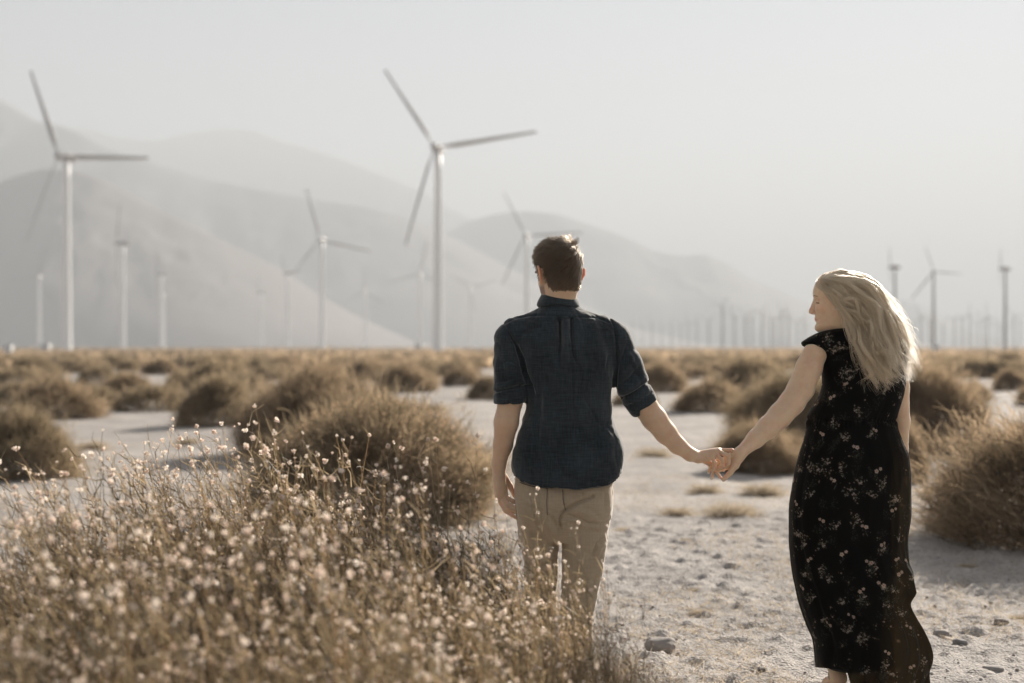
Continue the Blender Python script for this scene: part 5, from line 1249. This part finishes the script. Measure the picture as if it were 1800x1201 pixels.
while cnt < 185 and tries < 6000:
    tries += 1
    Yq = math.sqrt(brng.uniform(24 ** 2, 98 ** 2)); by = HY + CH * F / Yq
    cx = brng.uniform(-30, 1830)
    Y = CH * F / (by - HY)
    hw = brng.uniform(.5, 1.15) * F / Y * brng.choice([1, 1, 1.3])
    if 860 < cx < 1110: continue
    if not free(cx, by, hw): continue
    if by > 662 and brng.random() < .4: continue
    top = HY + (CH - brng.uniform(.5, .9) * min(1.15, hw / F * Y + .3)) / Y * F
    fi = brng.randrange(4)
    anch = min(AN, key=lambda q: abs(q[0] - cx))[1]
    band = 'close under the horizon' if by < 632 else ('at middle distance' if by < 650 else 'fairly near')
    lab = ('wide ' if hw / F * Y > .9 else 'small ') + ('tan' if fi % 2 == 0 else 'olive') + ' bush ' + band + ', ' + anch
    place_bush(cx, by, hw, top, far_m[fi], lab, Gf + (', left' if cx < 880 else ', middle' if cx < 1500 else ', right'), stems=False)
    cnt += 1
# the mass of brush beyond ~130 m
def brush_mass():
    rng = np.random.default_rng(9); n = 11000
    Y = 85 * np.exp(rng.uniform(0, 1, n) * math.log(900 / 85)); X = (rng.uniform(-700, 2500, n) - CX) / F * Y
    u = dome_dirs(9, rng); P0 = []; P1 = []; W = []
    for k in range(16):
        uu = dome_dirs(n, rng) * np.array([1, 1, .75]) * rng.uniform(.4, 1.0, (n, 1)) * np.array([1.3, 1.3, 1.0])
        c = np.stack([X, Y, np.zeros(n)], -1)
        P1.append(c + uu); P0.append(c + uu * .25 + np.array([0, 0, -.1])); W.append(np.full(n, .55))
    v, q, m = ribbons(np.concatenate(P0), np.concatenate(P1), .1, np.concatenate(W), rng, 2)
    me = np_mesh('distant_brush', v, q); rnd_attr(me, np.repeat(np.tile(rng.uniform(0, 1, n), 16), m))
    o = mobj('distant_brush', me, M_bush); tag(o, 'distant low brush merging below the horizon', 'brush', kind='stuff')
brush_mass()
# ------------------------------------------------------------------ straw tufts and ground litter
def tuft_mesh(seed, n=500, flat=.5):
    rng = np.random.default_rng(seed); u = dome_dirs(n, rng); u[:, 2] *= flat
    P0 = u * .25 * rng.uniform(0, 1, (n, 1)); P1 = u * rng.uniform(.5, 1.1, (n, 1))
    v, q, m = ribbons(P0, P1, .2, rng.uniform(.015, .03, n), rng); me = np_mesh('tuft_blades', v, q)
    rnd_attr(me, np.repeat(rng.uniform(0, 1, n), m)); me.materials.append(M_straw); return me
tufts = [tuft_mesh(i, 800, .5) for i in range(3)]
T = [(1285, 908, 70, 'wide dead straw tuft lying on the sand below the joined hands'), (1235, 1080, 32, 'small straw tuft in the middle of the sand between the two people'), (1222, 1042, 20, 'tiny straw tuft above the one in the middle of the sand'),
     (1205, 960, 16, 'tiny straw tuft between the two people, nearer the horizon'), (1340, 870, 55, 'dead straw tuft beside the woman\'s hip'), (1190, 905, 40, 'low straw tuft just right of the man\'s hip'),
     (1098, 936, 26, 'flat straw tuft at the right of the man\'s thigh'), (1240, 868, 45, 'straw tuft directly under the joined hands'), (1150, 800, 45, 'straw tuft under the man\'s right forearm'),
     (1700, 842, 60, 'straw tuft in front of the large tan bush right of the woman'), (1650, 862, 40, 'straw tuft close to the woman\'s right hip'), (1770, 800, 40, 'straw tuft above the nearest bush'),
     (165, 782, 38, 'greenish yellow tuft between the left-edge bush and the medium bush'), (1790, 1082, 22, 'small straw tuft by the right picture edge in the shade'), (1700, 1000, 26, 'thin tuft in the shade below the nearest bush'),
     (330, 770, 30, 'straw tuft in the open sand left of the big olive-brown bush'), (760, 720, 40, 'straw tuft on the far sand left of the man')]
for i, (cx, py, hw, lab) in enumerate(T):
    Y = CH * F / (py - HY); x = (cx - CX) / F * Y; s = hw / F * Y
    o = bpy.data.objects.new('straw_tuft', tufts[i % 3]); link(o); o.location = (x, Y, float(ground_h(x, Y)) - .01); o.scale = (s, s, s * .9); o.rotation_euler = (0, 0, i * 1.3)
    tag(o, lab, 'tuft', 'dead straw tufts on the sand')
def gravel():
    rng = np.random.default_rng(4); n = 9000
    Y = 5.3 + 12 * rng.uniform(0, 1, n) ** 1.7; X = (rng.uniform(-150, 1950, n) - CX) / F * Y
    r = .0025 + .010 * rng.uniform(0, 1, n) ** 8
    P = np.stack([X, Y, ground_h(X, Y) + r * .3], -1)
    v, f, k = blobs(P, r, rng); me = np_mesh('gravel', v, tris=f, smooth=False); rnd_attr(me, np.repeat(rng.uniform(0, 1, n), k))
    m = N('gravel_stone'); a = m.n('ShaderNodeAttribute', attribute_name='rnd'); c = m.ramp(a.outputs['Fac'], [(0, (.32, .28, .25)), (.5, (.44, .40, .37)), (1, (.6, .56, .52))])
    o = mobj('gravel', me, m.surf(m.n('ShaderNodeBsdfPrincipled', {'Base Color': c, 'Roughness': .85}).outputs[0])); tag(o, 'loose gravel scattered on the sand', 'gravel', kind='stuff')
    rng = np.random.default_rng(14); n = 60000
    Y = 5.6 + 16 * rng.uniform(0, 1, n) ** 1.4; X = (rng.uniform(-150, 1950, n) - CX) / F * Y
    keep = fbm(X * 1.1, Y * .8, oct=3, s=90) > .04; X = X[keep]; Y = Y[keep]; n = len(X)
    P0 = np.stack([X, Y, ground_h(X, Y)], -1); P1 = P0 + rng.normal(size=(n, 3)) * np.array([.04, .04, .012]) + np.array([0, 0, .018])
    v, q, m_ = ribbons(P0, P1, .3, rng.uniform(.002, .005, n), rng, 2); me = np_mesh('straw_litter', v, q); rnd_attr(me, np.repeat(rng.uniform(0, 1, n), m_))
    o = mobj('straw_litter', me, M_straw); tag(o, 'bits of dry straw littering the sand', 'straw', kind='stuff')
gravel()
M_stone = plain('grey_stone', (.33, .30, .28), .85)
def stone(cx, py, hw, hh, lab, seed, mat=M_stone):
    Y = CH * F / (py - HY); x = (cx - CX) / F * Y; s = hw / F * Y; z = hh / F * Y
    import bmesh
    bm = bmesh.new(); bmesh.ops.create_icosphere(bm, subdivisions=4, radius=1.0)
    v = np.array([q.co[:] for q in bm.verts]); f = np.array([[q.index for q in p.verts] for p in bm.faces]); bm.free()
    d = 1 + .28 * fbm(v[:, 0] * 1.4 + seed, v[:, 1] * 1.4, v[:, 2] * 1.4, oct=2, s=seed) + .06 * fbm(v[:, 0] * 6, v[:, 1] * 6, v[:, 2] * 6, oct=2, s=seed)
    v = np.sign(v) * np.abs(v) ** .85 * d[:, None] * np.array([s, s * .8, z * .6]) + np.array([0, 0, z * .35])
    o = mobj('stone', np_mesh('stone', v, tris=f, smooth=False), mat); o.location = (x, Y, float(ground_h(x, Y)))
    tag(o, lab, 'stone', 'stones on the sand')
stone(1160, 1140, 26, 26, 'largest grey stone on the sand, seen past the flowers to the right of the man', 3)
stone(1340, 1178, 9, 9, 'small dark rounded stone at the bottom, left of the woman\'s hem', 5, plain('dark_stone', (.2, .185, .17), .8))
stone(1687, 1135, 12, 12, 'dark pointed stone right of the woman\'s hem', 8, plain('slate_stone', (.23, .22, .215), .8))
stone(1655, 1118, 14, 10, 'pale stone next to the dark pointed one', 11)
stone(1760, 1100, 12, 10, 'brown stone in the shade near the right picture edge', 14, plain('brown_stone', (.28, .24, .21), .8))
stone(1745, 1180, 18, 10, 'flat stone at the bottom right corner', 17)
stone(1640, 985, 14, 8, 'grey stone at the left foot of the nearest bush', 20)
def stick():
    p0 = at(1165, 1000, 1); Y = CH * F / (1022 - HY); x = (1170 - CX) / F * Y
    z = float(ground_h(x, Y)) + .012
    rg = [circ((s * .045 - .02, -s * .09 + .04, .004 * s), Y3 * .4 + X3 * .9, Z3, .006, .004, 8) for s in (0, .5, 1)]
    o = part_loft('stick', rg, plain('bleached_wood', (.7, .66, .6), .6), None); o.location = (x, Y, z); tag(o, 'short bleached white stick lying on the sand right of the man', 'stick')
stick()
# ------------------------------------------------------------------ flowering scrub in the foreground
M_stem = foliage('scrub_stems', (0.058, 0.056, 0.038), (0.66, 0.56, 0.415), 0.5, rough=.5, tt=1.4, warm=.74)
M_fl = foliage('scrub_flower_heads', (0.88, 0.72, 0.64), (1.0, 0.90, 0.84), 0.6, tt=1.0, warm=1.0)
def scrub_meshes(seed, H, rad, nst=125, lean=(-.24, 0)):
    rng = np.random.default_rng(seed)
    P0 = []; P1 = []; W = []; FP = []; FR = []; BR = []
    def seg(a, b, w0): P0.append(a); P1.append(b); W.append(w0)
    for i in range(nst):
        a = rng.uniform(0, 6.283); rr_ = rad * math.sqrt(rng.uniform(0, 1)) * 1.0
        hgt = H * (rng.uniform(.55, .84) * (1 - .2 * (rr_ / rad) ** 2) if rng.random() > .13 else rng.uniform(.84, 1.02))
        b = np.array([math.cos(a) * rr_ * .35, math.sin(a) * rr_ * .35, -.02])
        e = np.array([math.cos(a) * rr_ + lean[0] * hgt + rng.normal() * .03, math.sin(a) * rr_ + lean[1] * hgt, hgt])
        c = b * .4 + e * .6 + rng.normal(size=3) * .03
        m1 = b * .7 + c * .3 + np.array([0, 0, .03])
        wk = 1.7 if rng.random() < .12 else 1.0; seg(b, m1, .0034 * wk); seg(m1, c, .0030 * wk)
        k = rng.integers(2, 5)
        for j in range(k):
            tip = e + rng.normal(size=3) * np.array([.045, .045, .035]); mid = c * .4 + tip * .6 + rng.normal(size=3) * .012
            seg(c, mid, .0022); seg(mid, tip, .0017); FP.append(tip); FR.append((1.0 if rng.random() < .6 else .55) * rng.uniform(.0058, .0098))
            if rng.random() < .35: FP.append(tip + rng.normal(size=3) * .009); FR.append(rng.uniform(.003, .005))
    P0 = np.array(P0); P1 = np.array(P1); W = np.array(W)
    # tubes: square-section
    d = unit(P1 - P0); sx = unit(np.cross(d, np.array([.3, .9, .1]))); sy = np.cross(d, sx); n = len(P0)
    vs = []
    for t, c in ((0, P0), (1, P1)):
        ww = (W * (1 - .2 * t))[:, None] * .5
        vs += [c + sx * ww, c + sy * ww, c - sx * ww, c - sy * ww]
    v = np.stack(vs, 1).reshape(-1, 3); bb = (np.arange(n) * 8)
    q = np.concatenate([np.stack([bb + k, bb + (k + 1) % 4, bb + 4 + (k + 1) % 4, bb + 4 + k], -1) for k in range(4)])
    # side twigs and narrow leaves that fill the plant
    nl = nst * 62; pick = rng.integers(0, n, nl); tt = rng.uniform(0, 1, (nl, 1)); L0 = P0[pick] * (1 - tt) + P1[pick] * tt
    keep = rng.uniform(0, 1, nl) > (L0[:, 2] / H) ** 3 * .75; L0 = L0[keep]; nl = len(L0)
    dirn = unit(rng.normal(size=(nl, 3)) * np.array([.6, .6, .35]) + np.array([lean[0] * 2, 0, .8]))
    L1 = L0 + dirn * rng.uniform(.03, .10, (nl, 1))
    v2, q2, m2 = ribbons(L0, L1, .12, rng.uniform(.0018, .0050, nl), rng, 2)
    me = np_mesh('scrub_stems', np.concatenate([v, v2]), np.concatenate([q, q2 + len(v)]))
    rnd_attr(me, np.concatenate([np.repeat(rng.uniform(.1, 1, n), 8), np.repeat(np.clip(rng.normal(.30, .24, nl), 0, 1), m2)])); me.materials.append(M_stem)
    FP = np.array(FP); FR = np.array(FR)
    fv, ff, k = puffs(FP, FR * 1.12, rng); mf = np_mesh('flower_heads', fv, ff); rnd_attr(mf, np.repeat(rng.uniform(0, 1, len(FP)), k)); mf.materials.append(M_fl)
    return me, mf
SC = [(45, 838, 4.35, .44), (165, 806, 4.5, .42), (300, 768, 4.6, .44), (420, 772, 4.65, .42), (540, 768, 4.7, .44), (660, 780, 4.65, .42), (775, 815, 4.5, .36), (850, 880, 4.35, .28),
      (110, 880, 3.7, .42), (290, 850, 3.8, .40), (470, 850, 3.8, .40), (640, 870, 3.8, .36), (800, 905, 3.9, .32), (925, 935, 4.1, .25), (1010, 985, 4.2, .20), (1085, 1090, 4.3, .15),
      (60, 965, 2.9, .36), (270, 955, 2.9, .36), (480, 960, 2.95, .34), (680, 985, 3.1, .30), (870, 1040, 3.3, .25)]
protos = [scrub_meshes(100 + i, 1.0, .42) for i in range(5)] + [scrub_meshes(120 + i, 1.0, .42, 58) for i in range(3)]
names = ['at the far left edge of the picture', 'second from the left edge', 'below the open sand', 'below the left bush', 'below the big olive-brown bush', 'in front of the seed-dotted bush', 'just left of the man\'s hanging hand', 'right by the man\'s left thigh',
         'of the middle row near the left edge', 'of the middle row below the open sand', 'in the middle of the flower mass', 'of the middle row below the seed-dotted bush', 'covering the man\'s left leg', 'covering the man\'s shins', 'at the right end of the flower mass', 'smallest and rightmost, low on the sand',
         'of the nearest row in the bottom left corner', 'of the nearest row, second from the left', 'of the nearest row at bottom centre-left', 'of the nearest row below the seed-dotted bush', 'of the nearest row by the man\'s feet']
for i, (cx, py, Y, rad) in enumerate(SC):
    x = (cx - CX) / F * Y; H = CH - (py - HY) / F * Y; gz = float(ground_h(x, Y))
    sx = rad / .42
    t = empty('flowering_scrub', (x + .17 * H, Y, gz)); tag(t, 'dry flowering scrub with pale round heads, ' + names[i], 'shrub', 'dry flowering scrub plants in the foreground')
    me, mf = protos[5 + i % 3] if i in (6, 7, 12, 13, 14, 15, 20) else protos[i % 5]
    for nm, m_ in (('stems', me), ('flower_heads', mf)):
        o = bpy.data.objects.new(nm, m_); link(o, t); o.scale = (sx, sx, H)
        if nm == 'flower_heads': tag(o, kind='stuff')
    if i >= 5:
        pass
